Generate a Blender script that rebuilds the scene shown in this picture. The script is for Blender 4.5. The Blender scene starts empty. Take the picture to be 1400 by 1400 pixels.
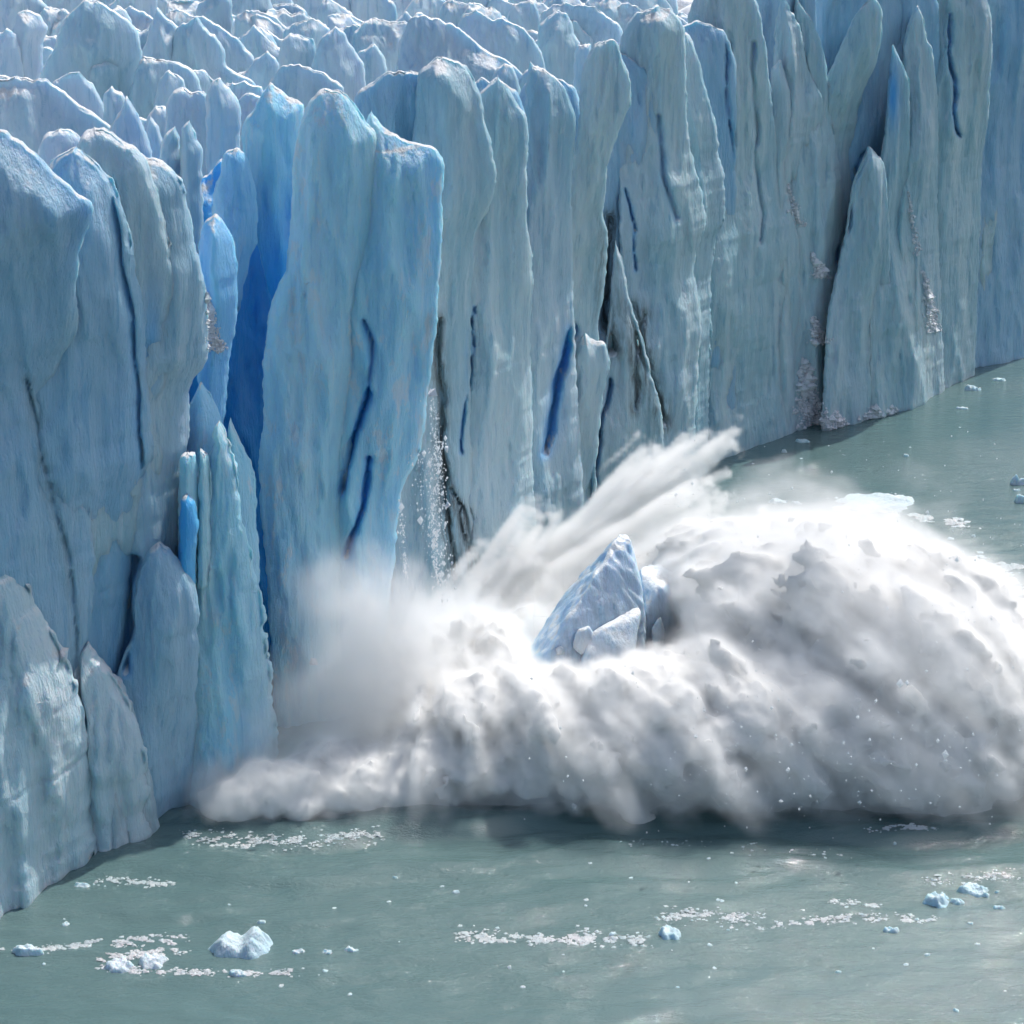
import bpy, math, random
import numpy as np
from mathutils import Vector

rng = np.random.default_rng(7)
random.seed(7)
sc = bpy.context.scene
COL = sc.collection

# ------------------------------------------------------------------ camera maths
F, H = 3300.0, 92.0                      # focal length in photo pixels (1400 px frame), eye height over the lake
PITCH = math.atan(993 / F)
cp, sp = math.cos(PITCH), math.sin(PITCH)


def ray(px, py):
    px = np.asarray(px, float); py = np.asarray(py, float)
    u, v = (px - 700) / F, (700 - py) / F
    return u, cp + v * sp, -sp + v * cp


def at_depth(px, py, Y):
    rx, ry, rz = ray(px, py)
    t = Y / ry
    return rx * t, rz * t + H


def on_plane(px, py, z=0.0):
    rx, ry, rz = ray(px, py)
    t = (z - H) / rz
    return np.array([rx * t, ry * t, z + 0 * t])


def to_px(p):
    x, y, z = p[..., 0], p[..., 1], p[..., 2] - H
    d = y * cp - z * sp
    return 700 + F * x / d, 700 - F * (y * sp + z * cp) / d


LINE_X = np.array([-200, 0, 110, 260, 450, 640, 800, 1000, 1100, 1230, 1320, 1400, 1500])
LINE_Y = np.array([1350, 1260, 1190, 1130, 1000, 871, 761, 625, 595, 570, 530, 480, 425])


def front_depth(px):
    """world depth of the ice front's waterline where it stands at this photo column"""
    return float(on_plane(px, np.interp(px, LINE_X, LINE_Y))[1])


# ------------------------------------------------------------------ noise
_perm = np.random.default_rng(3).permutation(256).astype(np.int32)
_perm = np.concatenate([_perm, _perm, _perm])
_grad = np.random.default_rng(4).normal(size=(256, 3)).astype(np.float32)
_grad /= np.linalg.norm(_grad, axis=1, keepdims=True)


def perlin(x, y, z):
    x = np.asarray(x, np.float32); y = np.asarray(y, np.float32); z = np.asarray(z, np.float32)
    x, y, z = np.broadcast_arrays(x, y, z)
    xi = np.floor(x).astype(np.int32); yi = np.floor(y).astype(np.int32); zi = np.floor(z).astype(np.int32)
    xf, yf, zf = x - xi, y - yi, z - zi
    xi &= 255; yi &= 255; zi &= 255
    u = xf * xf * xf * (xf * (xf * 6 - 15) + 10)
    v = yf * yf * yf * (yf * (yf * 6 - 15) + 10)
    w = zf * zf * zf * (zf * (zf * 6 - 15) + 10)

    def g(dx, dy, dz):
        h = _perm[_perm[_perm[xi + dx] + yi + dy] + zi + dz]
        return _grad[h, 0] * (xf - dx) + _grad[h, 1] * (yf - dy) + _grad[h, 2] * (zf - dz)
    a = g(0, 0, 0); a = a + u * (g(1, 0, 0) - a)
    b = g(0, 1, 0); b = b + u * (g(1, 1, 0) - b)
    a = a + v * (b - a)
    c = g(0, 0, 1); c = c + u * (g(1, 0, 1) - c)
    d = g(0, 1, 1); d = d + u * (g(1, 1, 1) - d)
    c = c + v * (d - c)
    return (a + w * (c - a)) * 1.6


def fbm(x, y, z, o=4, lac=2.03, gain=0.5):
    s, a = 0, 1.0
    for i in range(o):
        s = s + a * perlin(x + 17.3 * i, y - 9.1 * i, z + 5.7 * i)
        x, y, z, a = x * lac, y * lac, z * lac, a * gain
    return s


def smooth(e0, e1, x):
    t = np.clip((x - e0) / (e1 - e0), 0, 1)
    return t * t * (3 - 2 * t)


# ------------------------------------------------------------------ object helpers
def mesh_object(name, verts, faces, mat, parent=None, attrs=None, smooth_shade=True):
    """faces: (n,3) or (n,4) int array, or a list of such arrays"""
    me = bpy.data.meshes.new(name)
    verts = np.asarray(verts, np.float32)
    fl = [f for f in (faces if isinstance(faces, list) else [faces]) if len(f)]
    me.vertices.add(len(verts))
    me.vertices.foreach_set("co", verts.ravel())
    loops = np.concatenate([np.asarray(f, np.int32).ravel() for f in fl])
    tot = np.concatenate([np.full(len(f), np.asarray(f).shape[1], np.int32) for f in fl])
    start = np.concatenate([[0], np.cumsum(tot)[:-1]]).astype(np.int32)
    me.loops.add(len(loops)); me.loops.foreach_set("vertex_index", loops)
    me.polygons.add(len(tot)); me.polygons.foreach_set("loop_start", start)
    me.polygons.foreach_set("loop_total", tot)
    me.polygons.foreach_set("use_smooth", np.full(len(tot), smooth_shade, bool))
    me.update(calc_edges=True)
    for k, v in (attrs or {}).items():
        a = me.attributes.new(k, 'FLOAT', 'POINT')
        a.data.foreach_set("value", np.asarray(v, np.float32))
    if mat: me.materials.append(mat)
    o = bpy.data.objects.new(name, me)
    COL.objects.link(o)
    if parent: o.parent = parent
    return o


def tag(o, label=None, cat=None, group=None, kind=None):
    if label: o["label"] = label
    if cat: o["category"] = cat
    if group: o["group"] = group
    if kind: o["kind"] = kind
    return o


def recenter(o, x, y, z):
    """puts the object's origin at its base"""
    me = o.data
    n = len(me.vertices)
    co = np.empty(n * 3, np.float32); me.vertices.foreach_get("co", co)
    co = co.reshape(-1, 3) - np.array([x, y, z], np.float32)
    me.vertices.foreach_set("co", co.ravel()); me.update()
    o.location = (x, y, z)


def empty(name, loc):
    o = bpy.data.objects.new(name, None)
    COL.objects.link(o)
    o.location = loc
    return o


# ------------------------------------------------------------------ materials
def new_mat(name):
    m = bpy.data.materials.new(name); m.use_nodes = True
    nt = m.node_tree; nt.nodes.clear()
    return m, nt


class N:
    """tiny node-tree writer"""
    def __init__(s, nt): s.nt = nt

    def __call__(s, t, **kw):
        n = s.nt.nodes.new(t)
        for k, v in kw.items():
            if k.startswith('_'):
                setattr(n, k[1:], v)
        for k, v in kw.items():
            if not k.startswith('_'):
                key = int(k[1:]) if k[0] == 'i' and k[1:].isdigit() else k.replace('__', ' ')
                if isinstance(v, bpy.types.NodeSocket): s.nt.links.new(v, n.inputs[key])
                else: n.inputs[key].default_value = v
        return n

    def math(s, op, a, b=0.0, clamp=False):
        n = s('ShaderNodeMath', _operation=op, i0=a, i1=b); n.use_clamp = clamp
        return n.outputs[0]

    def mix(s, f, a, b):
        n = s('ShaderNodeMix', _data_type='RGBA')
        for key, v in ((0, f), (6, a), (7, b)):
            if isinstance(v, bpy.types.NodeSocket): s.nt.links.new(v, n.inputs[key])
            else: n.inputs[key].default_value = v if key == 0 else (*v, 1)
        return n.outputs[2]

    def step(s, x, a, b):
        n = s('ShaderNodeMapRange', _interpolation_type='SMOOTHSTEP', i0=x, i1=a, i2=b)
        return n.outputs[0]

    def noise(s, vec, scale, detail=4.0, rough=0.55):
        n = s('ShaderNodeTexNoise', Vector=vec, Scale=scale, Detail=detail, Roughness=rough)
        return n.outputs['Fac']

    def stretch(s, vec, x, y, z):
        return s('ShaderNodeVectorMath', _operation='MULTIPLY', i0=vec, i1=(x, y, z)).outputs[0]


def ice_material(name, old_a, old_b, blue_c, sss, radius, snow=True, snow_c=(0.74, 0.75, 0.76), flakes=0.0, bump_s=.78, snow_at=.50):
    m, nt = new_mat(name); n = N(nt)
    geo = n('ShaderNodeNewGeometry')
    P = geo.outputs['Position']
    vert = n.stretch(P, 1, 1, 0.16)
    c = n.mix(n.step(n.noise(vert, 0.16, 5, 0.6), 0.35, 0.65), old_a, old_b)
    c = n.mix(n.math('MULTIPLY', n.step(n.noise(vert, 0.7, 5, 0.65), 0.52, 0.72), 0.35), c,
              tuple(min(1, x * 1.25) for x in old_b))
    lav = n.step(n.noise(n.stretch(P, 1, 1, .35), .055, 3, .5), .42, .66)
    c = n.mix(n.math('MULTIPLY', lav, .28), c, (old_b[0] * 1.12, old_b[1] * .93, old_b[2] * 1.02))
    if flakes:
        fl = n.step(n.noise(n.stretch(P, 1, 1, .45), .55, 7, .68), .53, .60)
        fm = n.step(n.noise(n.stretch(P, 1, 1, .3), .12, 2, .5), .40, .58)
        c = n.mix(n.math('MULTIPLY', n.math('MULTIPLY', fl, fm), flakes), c, (.62, .70, .73))
    vein = n.noise(n.stretch(P, 1, 1, .07), 1.15, 6, .62)            # fine runnels of frost and of clear ice
    c = n.mix(n.math('MULTIPLY', n.step(vein, .56, .68), .40), c, (.66, .72, .74))
    c = n.mix(n.math('MULTIPLY', n.step(vein, .44, .34), .45), c, tuple(x * y for x, y in zip(old_a, (.55, .72, .84))))
    blue = n('ShaderNodeAttribute', _attribute_name='blue').outputs['Fac']
    patch = n.step(n.noise(n.stretch(P, 1, 1, 0.3), 0.11, 4, 0.6), 0.40, 0.70)
    bl = n.math('MULTIPLY', blue, n.math('ADD', n.math('MULTIPLY', patch, 0.35), 0.82), True)
    c = n.mix(bl, c, blue_c)
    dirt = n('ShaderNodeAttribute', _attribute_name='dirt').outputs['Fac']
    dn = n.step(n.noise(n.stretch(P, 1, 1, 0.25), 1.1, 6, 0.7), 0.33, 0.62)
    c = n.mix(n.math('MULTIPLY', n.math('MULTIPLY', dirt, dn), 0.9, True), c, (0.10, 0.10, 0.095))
    sssw = n.math('MULTIPLY', n.math('SUBTRACT', 1.0, dirt, True), sss)
    if snow:
        sep = n('ShaderNodeSeparateXYZ', Vector=geo.outputs['Normal']).outputs[2]
        s = n.step(n.math('ADD', sep, n.math('MULTIPLY', n.math('SUBTRACT', n.noise(P, 0.9, 5, 0.6), 0.5), 0.7)), snow_at, snow_at + .3)
        grime = n.step(n.noise(P, 0.45, 7, 0.7), 0.46, 0.66)
        sn = n.mix(n.math('MULTIPLY', grime, 0.6), snow_c, (0.43, 0.42, 0.40))
        c = n.mix(s, c, sn)
        sssw = n.math('MULTIPLY', sssw, n.math('SUBTRACT', 1.0, s, True))
    b1 = n.noise(n.stretch(P, 1, 1, 0.22), 1.6, 8, 0.62)
    b2 = n.noise(P, 4.5, 5, 0.6)
    b3 = n.noise(n.stretch(P, 1, 1, 0.12), 4.2, 4, 0.6)
    hgt = n.math('ADD', n.math('MULTIPLY', b1, 0.60), n.math('ADD', n.math('MULTIPLY', b2, 0.10), n.math('MULTIPLY', b3, 0.22)))
    bump = n('ShaderNodeBump', Strength=bump_s, Distance=1.0, Height=hgt)
    bs = n('ShaderNodeBsdfPrincipled', Base__Color=c, Roughness=0.42, Normal=bump.outputs[0])
    bs.inputs['Specular IOR Level'].default_value = 0.35
    bs.inputs['Subsurface Radius'].default_value = radius
    bs.inputs['Subsurface Scale'].default_value = 1.0
    nt.links.new(sssw, bs.inputs['Subsurface Weight'])
    out = n('ShaderNodeOutputMaterial', Surface=bs.outputs[0])
    return m


ICE = ice_material('weathered_ice', (0.33, 0.51, 0.575), (0.50, 0.63, 0.66), (0.05, 0.36, 0.76), 0.38, (0.7, 2.0, 2.8))
FRESH = ice_material('fresh_ice', (0.33, 0.66, 0.80), (0.50, 0.76, 0.84), (0.03, 0.38, 0.84), 0.42, (0.7, 2.0, 3.0), flakes=.8)
FOOT = ice_material('crusted_ice', (0.44, 0.61, 0.68), (0.58, 0.69, 0.73), (0.06, 0.38, 0.78), 0.45, (0.5, 1.4, 2.0), bump_s=.7, snow_at=.34, snow_c=(.80, .81, .82))
SERAC = ice_material('crest_ice', (0.40, 0.55, 0.60), (0.54, 0.635, 0.66), (0.08, 0.40, 0.74), 0.42, (0.7, 1.8, 2.6), bump_s=.45, snow_at=.46)
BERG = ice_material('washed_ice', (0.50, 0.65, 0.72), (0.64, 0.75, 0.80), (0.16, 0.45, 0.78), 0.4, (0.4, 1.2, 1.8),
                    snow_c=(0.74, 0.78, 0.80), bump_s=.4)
FLOE = ice_material('floe_ice', (0.50, 0.64, 0.67), (0.66, 0.75, 0.76), (0.35, 0.62, 0.74), 0.3, (0.2, 0.5, 0.7), snow=False)
RUBBLE = ice_material('broken_ice', (0.66, 0.70, 0.72), (0.80, 0.81, 0.82), (0.3, 0.55, 0.8), 0.15, (0.2, 0.4, 0.6), snow=False)

# ------------------------------------------------------------------ grooves / dirt drawn along the wall (photo columns -> real cuts)
# (polyline, width m, depth m, blue, dirt)
GROOVES = []


def px_dist(px, py, poly):
    d = np.full(px.shape, 1e9); tt = np.zeros(px.shape)
    for (x0, y0), (x1, y1) in zip(poly[:-1], poly[1:]):
        dx, dy = x1 - x0, y1 - y0
        t = np.clip(((px - x0) * dx + (py - y0) * dy) / (dx * dx + dy * dy), 0, 1)
        d = np.minimum(d, np.hypot(px - x0 - t * dx, py - y0 - t * dy))
    return d


# ------------------------------------------------------------------ the pillar loft
def edge(poly, py):
    a = np.array(poly, float)
    return np.interp(py, a[:, 1], a[:, 0])


def loft(name, left, right, Y, depth, mat, df=2.0, reach=7.0, shear=0.35, lean=0.03, bottom=None, cell=0.32, amp=1.0,
         blue=0.0, blue_low=None, blue_from=(10, 42), dirt=0.0, seed=0, parent=None, ragged=0.16, blue_fn=None, ext=0.0, knee=1.15, rim=0.30, skew=0.0, back=0.6, bevel=0.06, soften=.55, shear_low=None, scoop=(1.9, 8.0), jag=.45):
    """A pillar of ice. Its outline stands in the plane Y (photo columns lifted to that depth); towards the lake it swells
    away from its crest by up to df metres within R metres of the edge, towards the glacier it is `depth` metres thick."""
    left = sorted([tuple(q) for q in left], key=lambda q: q[1]); right = sorted([tuple(q) for q in right], key=lambda q: q[1])
    y0 = min(left[0][1], right[0][1]); y1 = bottom or max(left[-1][1], right[-1][1])
    py = np.linspace(y0, y1, 1500)
    pl, pr = edge(left, py), edge(right, py)
    pl = pl - ext * smooth(y0 + 80, y0 + 330, py)
    pr = np.maximum(pr, pl + 0.2)
    xl, z = at_depth(pl, py, Y); xr, _ = at_depth(pr, py, Y)
    if z[-1] < -2:                                      # stop below the lake
        k = np.argmax(z < -2) + 1
        xl, xr, z = xl[:k], xr[:k], z[:k]
    ds = np.sqrt(np.diff(z) ** 2 + np.maximum(np.abs(np.diff(xl)), np.abs(np.diff(xr))) ** 2)
    s = np.concatenate([[0], np.cumsum(ds)])
    nr = max(16, int(s[-1] / cell))
    q = np.linspace(0, s[-1], nr)
    xl, xr, z = np.interp(q, s, xl), np.interp(q, s, xr), np.interp(q, s, z)
    kn = np.exp(-0.5 * (np.arange(-30, 31) * (s[-1] / nr) / soften) ** 2); kn /= kn.sum()      # round the drawn corners off
    cv = lambda A: np.convolve(np.concatenate([2 * A[0] - A[1:31][::-1], A, 2 * A[-1] - A[-31:-1][::-1]]), kn, 'valid') if len(A) > 64 else A
    zc = cv(z)
    mid = (xl + xr) / 2; xl, xr = np.minimum(cv(xl), mid + 9), np.maximum(cv(xr), mid - 9)
    xr = np.maximum(xr, xl + .06); z = np.minimum.accumulate(zc - 1e-4 * np.arange(nr))
    sd = seed * 13.7
    rg = ragged * smooth(0, 2, q)
    zz = np.zeros_like(z)
    xl0, xr0 = xl, xr
    xr = xr + rg * (fbm(zz + sd, zz, z / 1.6, 5, 2.0, 0.6) + 1.2 * fbm(zz + sd, zz + 3, z / 5.5, 2))
    xl = xl + rg * fbm(zz + sd + 50, zz, z / 1.6, 5, 2.0, 0.6)
    w = np.maximum((xr - xl) / 2, 0.03); cx = (xl + xr) / 2
    m = int(np.clip(2 * w.max() / cell * 1.15, 14, 150)); mb = max(8, m // 3)
    sf = -np.cos(np.linspace(0, np.pi, m + 2)) * 0.5 + np.linspace(-.5, .5, m + 2)
    sf /= np.abs(sf).max()
    sb = np.sin(np.linspace(-1, 1, mb + 2) * np.pi / 2)[::-1][1:-1]
    sx = np.concatenate([sf, sb]); isf = np.concatenate([np.ones(m + 2, bool), np.zeros(mb, bool)])
    n = len(sx)
    Xs = cx[:, None] + w[:, None] * sx; Zs = np.broadcast_to(z[:, None], Xs.shape)
    # distance of every point from the outline
    st = max(1, nr // 220)
    ox = np.concatenate([xr0[::st], xl0[::st]]).astype(np.float32); oz = np.concatenate([z[::st], z[::st]]).astype(np.float32); Xf, Zf = Xs.astype(np.float32), Zs.astype(np.float32)
    D = np.empty(Xs.shape)
    for r0 in range(0, nr, 24):
        dx = Xf[r0:r0 + 24, :, None] - ox; dz = Zf[r0:r0 + 24, :, None] - oz
        D[r0:r0 + 24] = np.sqrt((dx * dx + dz * dz).min(-1))
    D = np.minimum(D, w[:, None] * (1 - np.abs(sx)) + 1e-3)
    Rv = min(reach, max(0.6, w.max() * 1.1))
    if skew:                                            # crest nearer the left: a broad slope falls to the right
        Rf = Rv * (1 + skew * np.clip(sx, -1, 1))[None, :]
    else:
        Rf = Rv
    t = np.clip(D / Rf, 0, 1)
    wr = rim * np.clip(.75 + 1.1 * fbm(zz[:, None] + np.sign(sx)[None, :] * 31 + sd, zz[:, None] + 8, z[:, None] / 2.6, 3), .12, 1.7)
    rnd = 2.3 * rim * (1 - (1 - np.clip(D / wr, 0, 1)) ** 1.2)                        # narrow broken facet along the crest
    bev = 1 - (1 - np.clip(D / 1.8, 0, 1)) ** 1.5
    Tf = rnd + df * min(1, Rv / 2.5) * (bevel * bev + (1 - bevel) * (1 - (1 - t) ** knee))
    tb = np.clip(D / (Rv * 1.2), 0, 1)
    thin = np.minimum(depth, back * D)                  # a fin near its crest, a thick body further down
    body = smooth(6, 26, z[0] - z)[:, None]
    Tb = rnd + thin * (1 - body) + body * depth * (1 - (1 - tb) ** 2)
    V = np.empty((nr, n, 3))
    V[:, :, 0] = Xs
    V[:, :, 1] = Y + np.where(isf[None, :], -Tf, Tb) + lean * (z[:, None] - z.min()) + shear * (Xs - cx[:, None])
    V[:, :, 2] = Zs
    if shear_low is not None:                           # lower down the face turns into the line of the wall
        V[:, :, 1] += (shear_low - shear) * smooth(4, 30, z[0] - z)[:, None] * (Xs - cx[:, None])
    Xn, Yn, Z = Xs + sd, V[:, :, 1], Zs
    fade = smooth(0.1, 2.2, D)
    warp = 2.2 * perlin(Xn / 9, Yn / 9, Z / 14)
    d1 = fbm(Xn / 6, Yn / 9, Z / 30, 2)
    r2 = np.random.default_rng(1000 + int(seed))        # scooped fracture faces that meet in sharp edges
    cwx, cwz = scoop
    ns = int(np.clip((w.max() * 2 / cwx) * ((z[0] - z[-1]) / cwz) * 1.1, 4, 170))
    qx = r2.uniform(xl.min(), xr.max(), ns).astype(np.float32); qz = r2.uniform(z[-1], z[0], ns).astype(np.float32); qh = r2.uniform(-.55, .45, ns); qg = r2.normal(0, .16, ns); qs = r2.uniform(.7, 1.5, ns)
    d2 = np.full(Xs.shape, 9.0, np.float32)
    wx = Xs.astype(np.float32) + .35 * perlin(Xn / 2, Yn * 0, Z / 9); wz_ = Zs.astype(np.float32) + .8 * perlin(Xn / 1.5 + 7, Yn * 0, Z / 11)
    for q_ in range(ns):
        ax_ = (wx - qx[q_]) / (cwx * qs[q_]); az_ = (wz_ - qz[q_]) / (cwz * qs[q_])
        d2 = np.minimum(d2, qh[q_] + qg[q_] * (wx - qx[q_]) + 1.25 * (ax_ * ax_ + az_ * az_))
    d2 = np.clip(d2, -1, 1.5) - .2
    d3 = 0.5 - np.abs(perlin((Xn + warp) / 1.15 - 7, Yn / 4, Z / 8.0)) * 1.8
    d4 = fbm(Xn / 0.6, Yn / 1.5, Z / 4.0, 3)
    d5 = 0.5 - np.abs(perlin((Xn + .5 * warp) / 0.62 + 3, Yn / 3, Z / 5.0 + 1.5 * d1)) * 1.8
    plates = fbm(Xn / 3 + 9, Yn / 9, Z / 11 + 3, 3); plates = smooth(.05, .22, plates)          # spalled patches with an edge
    disp = amp * (fade * (0.45 * d1 + 1.05 * d2 + 0.24 * d3 + 0.26 * plates + 0.17 * d5) + smooth(0, .5, D) * 0.10 * d4)
    disp = np.clip(disp, -2.2, 1.4)
    V[:, :, 1] -= np.where(isf[None, :], disp, -disp)
    V[:, :, 0] += smooth(0, 1, D) * 0.05 * amp * fbm(Xn / 1.1, Yn / 2, Z / 1.7, 2)
    V[:, :, 2] += jag * smooth(10, 0, z[0] - z)[:, None] * (fbm(Xn / 1.7, zz[:, None] + 3, zz[:, None] + sd, 3, 2.0, .55) + .2 * (.4 - np.abs(perlin(Xn / .8, zz[:, None] + 1, zz[:, None])) * 2))
    B = np.full((nr, n), float(blue)); Dt = np.full((nr, n), float(dirt))
    if blue_low is not None:
        B += blue_low * smooth(*blue_from, z[0] - z)[:, None]
    PX, PY = to_px(V)
    if blue_fn is not None:
        B = B + blue_fn(PX, PY)
    front = isf[None, :] * smooth(0.1, 0.8, D)
    mpp = Y / 3250.0
    for poly, wd, dp, bb, dd in GROOVES:
        a = np.array(poly)
        if a[:, 0].max() < PX.min() - 20 or a[:, 0].min() > PX.max() + 20: continue
        wob = perlin(Z / 5.1, zz[:, None] + sd, zz[:, None]) * 6 + perlin(Z / 1.9, zz[:, None] + sd, zz[:, None]) * 1.5
        d = px_dist(PX + wob, PY, poly) * mpp
        wv = wd * (0.35 + 1.1 * np.abs(perlin(Z / 5.3, zz[:, None] + 9, zz[:, None])))
        g = np.exp(-(d / np.maximum(wv, .08)) ** 2) * front
        V[:, :, 1] += g * dp * 1.4
        B += .75 * bb * np.exp(-(d / (wd * .95)) ** 2) * front; Dt += dd * np.exp(-(d / (wd * 1.6)) ** 2) * front
    verts = np.concatenate([V.reshape(-1, 3), [[cx[0], V[0, :, 1].mean(), z[0] + 0.02]], [[cx[-1], Y, z[-1]]]])
    i = np.arange(nr - 1)[:, None] * n; j = np.arange(n)[None, :]; j2 = (j + 1) % n
    quads = np.stack([i + j, i + n + j, i + n + j2, i + j2], -1).reshape(-1, 4)
    t = np.arange(n); t2 = (t + 1) % n
    capt = np.stack([np.full(n, nr * n), t, t2], -1)
    b = (nr - 1) * n
    capb = np.stack([np.full(n, nr * n + 1), b + t2, b + t], -1)
    ap = lambda A, a0: np.concatenate([A.ravel(), [a0, a0]])
    o = mesh_object(name, verts, [quads, capt, capb], mat, parent,
                    dict(blue=np.clip(ap(B, blue), 0, 1), dirt=np.clip(ap(Dt, dirt), 0, 1)))
    if parent is None:
        recenter(o, float(cx[-1]), float(Y), float(z[-1]))
    return o


# ------------------------------------------------------------------ the ice
GROOVES += [
    ([(152, 250), (160, 330), (176, 420), (188, 540), (194, 650)], 0.35, 1.2, .25, 0),
    ([(40, 520), (55, 620), (82, 720), (100, 830), (108, 960)], 0.4, .6, 0, .35),
    ([(182, 770), (170, 860), (166, 915)], 0.8, 1.8, .7, .1),
    ([(505, 540), (485, 610), (470, 670)], 0.55, 2.2, 1, 0), ([(508, 630), (500, 690), (478, 760)], 0.5, 2.0, 1, 0),
    ([(500, 440), (512, 470), (505, 540)], 0.4, 1.0, .6, 0),
    ([(600, 440), (604, 560), (610, 690), (620, 790)], 0.55, 1.6, 0, 1.0),
    ([(618, 670), (640, 710), (645, 790)], 0.4, 1.0, 0, .9), ([(625, 690), (640, 760)], 0.3, .8, 0, .8),
    ([(643, 420), (644, 460), (640, 520), (632, 620)], 0.25, 1.3, .9, 0),
    ([(783, 450), (770, 500), (758, 560), (746, 620)], 0.8, 2.6, 1, 0),
    ([(836, 520), (822, 580), (815, 640), (812, 680)], 0.4, 1.8, .7, .2),
    ([(834, 300), (832, 360), (828, 440), (838, 480)], 0.8, 2.4, 0, 1.1),
    ([(866, 420), (875, 470), (895, 530), (910, 580)], 0.8, 1.2, 0, 1.1), ([(880, 430), (872, 500), (868, 560)], 0.5, .8, 0, .9),
    ([(856, 260), (866, 320), (868, 370)], 0.25, 1.3, .9, 0),
    ([(903, 160), (908, 240), (922, 300)], 0.6, 1.2, .4, 0),
    ([(996, 60), (995, 140), (1005, 220)], 0.35, 1.2, .2, .1),
    ([(1182, 210), (1170, 250), (1160, 310), (1143, 360)], 0.45, 2.0, .6, .1),
    ([(1300, 20), (1298, 70), (1306, 130), (1310, 185)], 0.4, 1.8, .9, 0),
    ([(1030, 60), (1040, 330)], 0.6, .9, .1, 0),
]
NW = 'ice pillars along the glacier front'


def pillar(label, L, R, base_px, front=0.0, depth=None, mat=ICE, cat='ice pillar', name='ice_pillar', group=NW, **kw):
    ys = [q[1] for q in L + R]; b = kw.pop('bottom', None) or np.interp(base_px, LINE_X, LINE_Y) + 40
    L = L + [(L[-1][0], b)]; R = R + [(R[-1][0], b)]
    xs = np.array([edge(sorted(R, key=lambda q: q[1]), y) - edge(sorted(L, key=lambda q: q[1]), y) for y in np.linspace(min(ys), max(ys), 20)])
    Y0 = front_depth(base_px)
    kw.setdefault('shear_low', 1.1 if group == NW else .6)
    kw.setdefault('ext', 22 if group == NW and name in ('ice_pillar', 'ice_blade', 'ice_slab') else 0)
    dep = depth or max(9.0, 1.7 * xs.max() * Y0 / 3250)
    o = loft(name, L, R, Y0 + 3.5 + front, dep, mat, bottom=b, **kw)
    if kw.get('parent') is None:
        tag(o, label, cat, group, 'thing')
    return o


# --- the near group on the left
pillar('pale blue leaf-shaped ice pillar cut off by the left edge of the photo',
       [(-10, 180), (-60, 215), (-110, 300), (-120, 700)],
       [(-10, 180), (0, 183), (30, 210), (60, 240), (95, 275), (113, 284), (117, 298), (105, 330), (95, 355), (88, 420), (90, 450), (80, 490),
        (60, 530), (48, 552), (55, 600), (75, 640), (85, 690), (98, 740), (104, 800), (100, 900), (80, 1000)], 40, 1.0, depth=13,
       seed=1, rim=.22, blue=.30, shear=.35, amp=.8)
pillar('dusky blue ice pillar right behind the leaf-shaped one, with a grey wavy crest',
       [(98, 204), (70, 215), (55, 245), (40, 300), (30, 500)],
       [(98, 204), (118, 222), (143, 246), (157, 286), (168, 321), (175, 375), (186, 446), (187, 539), (193, 650), (175, 700), (165, 771), (160, 853), (150, 950)],
       120, 2.0, seed=2, rim=.36, blue=.36, shear=.35, amp=.8)
pillar('ice pillar with a long grey snow ridge and a glowing blue bulge on its flank',
       [(123, 177), (108, 190), (95, 220), (90, 400), (100, 700)],
       [(123, 177), (148, 188), (171, 200), (196, 229), (209, 271), (221, 321), (227, 357), (237, 418), (230, 436), (225, 500), (227, 521), (214, 557),
        (199, 582), (212, 625), (214, 661), (207, 682), (205, 736), (185, 790), (165, 870), (160, 950)], 175, 2.5, seed=3, rim=.45, blue=.10, blue_fn=lambda x, y: .55 * np.exp(-((x - 208) / 16) ** 2 - ((y - 480) / 75) ** 2), shear=.35, amp=.8)  # glow through thin ice painted as a blue patch on the flank
pillar('right-hand ice pillar of the near group, hooked above the deep blue cleft',
       [(186, 214), (172, 225), (160, 260), (150, 400), (160, 700)],
       [(186, 214), (210, 224), (229, 236), (246, 261), (250, 290), (257, 314), (259, 343), (266, 362), (271, 386), (275, 440), (277, 500), (275, 514), (262, 530), (250, 541),
        (248, 593), (247, 660), (246, 736), (246, 800), (230, 900)], 215, 3.5, seed=4, rim=.42, blue=.2, shear=.35, amp=.8)
pillar('rounded teal ice knob standing low at the corner of the near wall',
       [(215, 747), (205, 750), (192, 772), (184, 805), (186, 860), (165, 900), (155, 960), (140, 1010)],
       [(215, 747), (232, 752), (242, 772), (258, 795), (266, 815), (269, 850), (268, 900), (263, 960), (262, 1030), (261, 1100), (254, 1135)],
       238, 0, seed=5, depth=9, blue=.24, shear=.35, name='ice_hump', cat='ice hump', amp=.8)
pillar('snow-crusted foot of the near wall at the left edge of the photo',
       [(-5, 735), (-60, 770), (-90, 900)],
       [(-5, 735), (12, 778), (30, 818), (48, 855), (66, 895), (84, 935), (98, 985), (106, 1040), (110, 1110), (114, 1185)], 55, -0.6, depth=12,
       seed=6, shear=.35, shear_low=.9, amp=1.5, lean=.06, df=8, reach=7, knee=1.0, rim=.6, name='ice_buttress', cat='ice buttress', mat=FOOT, ext=0, scoop=(1.0, 7), ragged=.3)
pillar('fluted pale foot of the near wall left of the rounded teal hump',
       [(118, 880), (100, 900), (90, 960), (80, 1040)], [(118, 880), (138, 905), (160, 945), (182, 990), (194, 1050), (202, 1110), (206, 1160)], 150, 0.2, depth=10,
       seed=7, shear=.35, shear_low=.9, amp=1.5, df=2.5, reach=6, rim=.4, name='ice_buttress', cat='ice buttress', mat=FOOT, ext=0, scoop=(.9, 7), ragged=.3)
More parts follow.
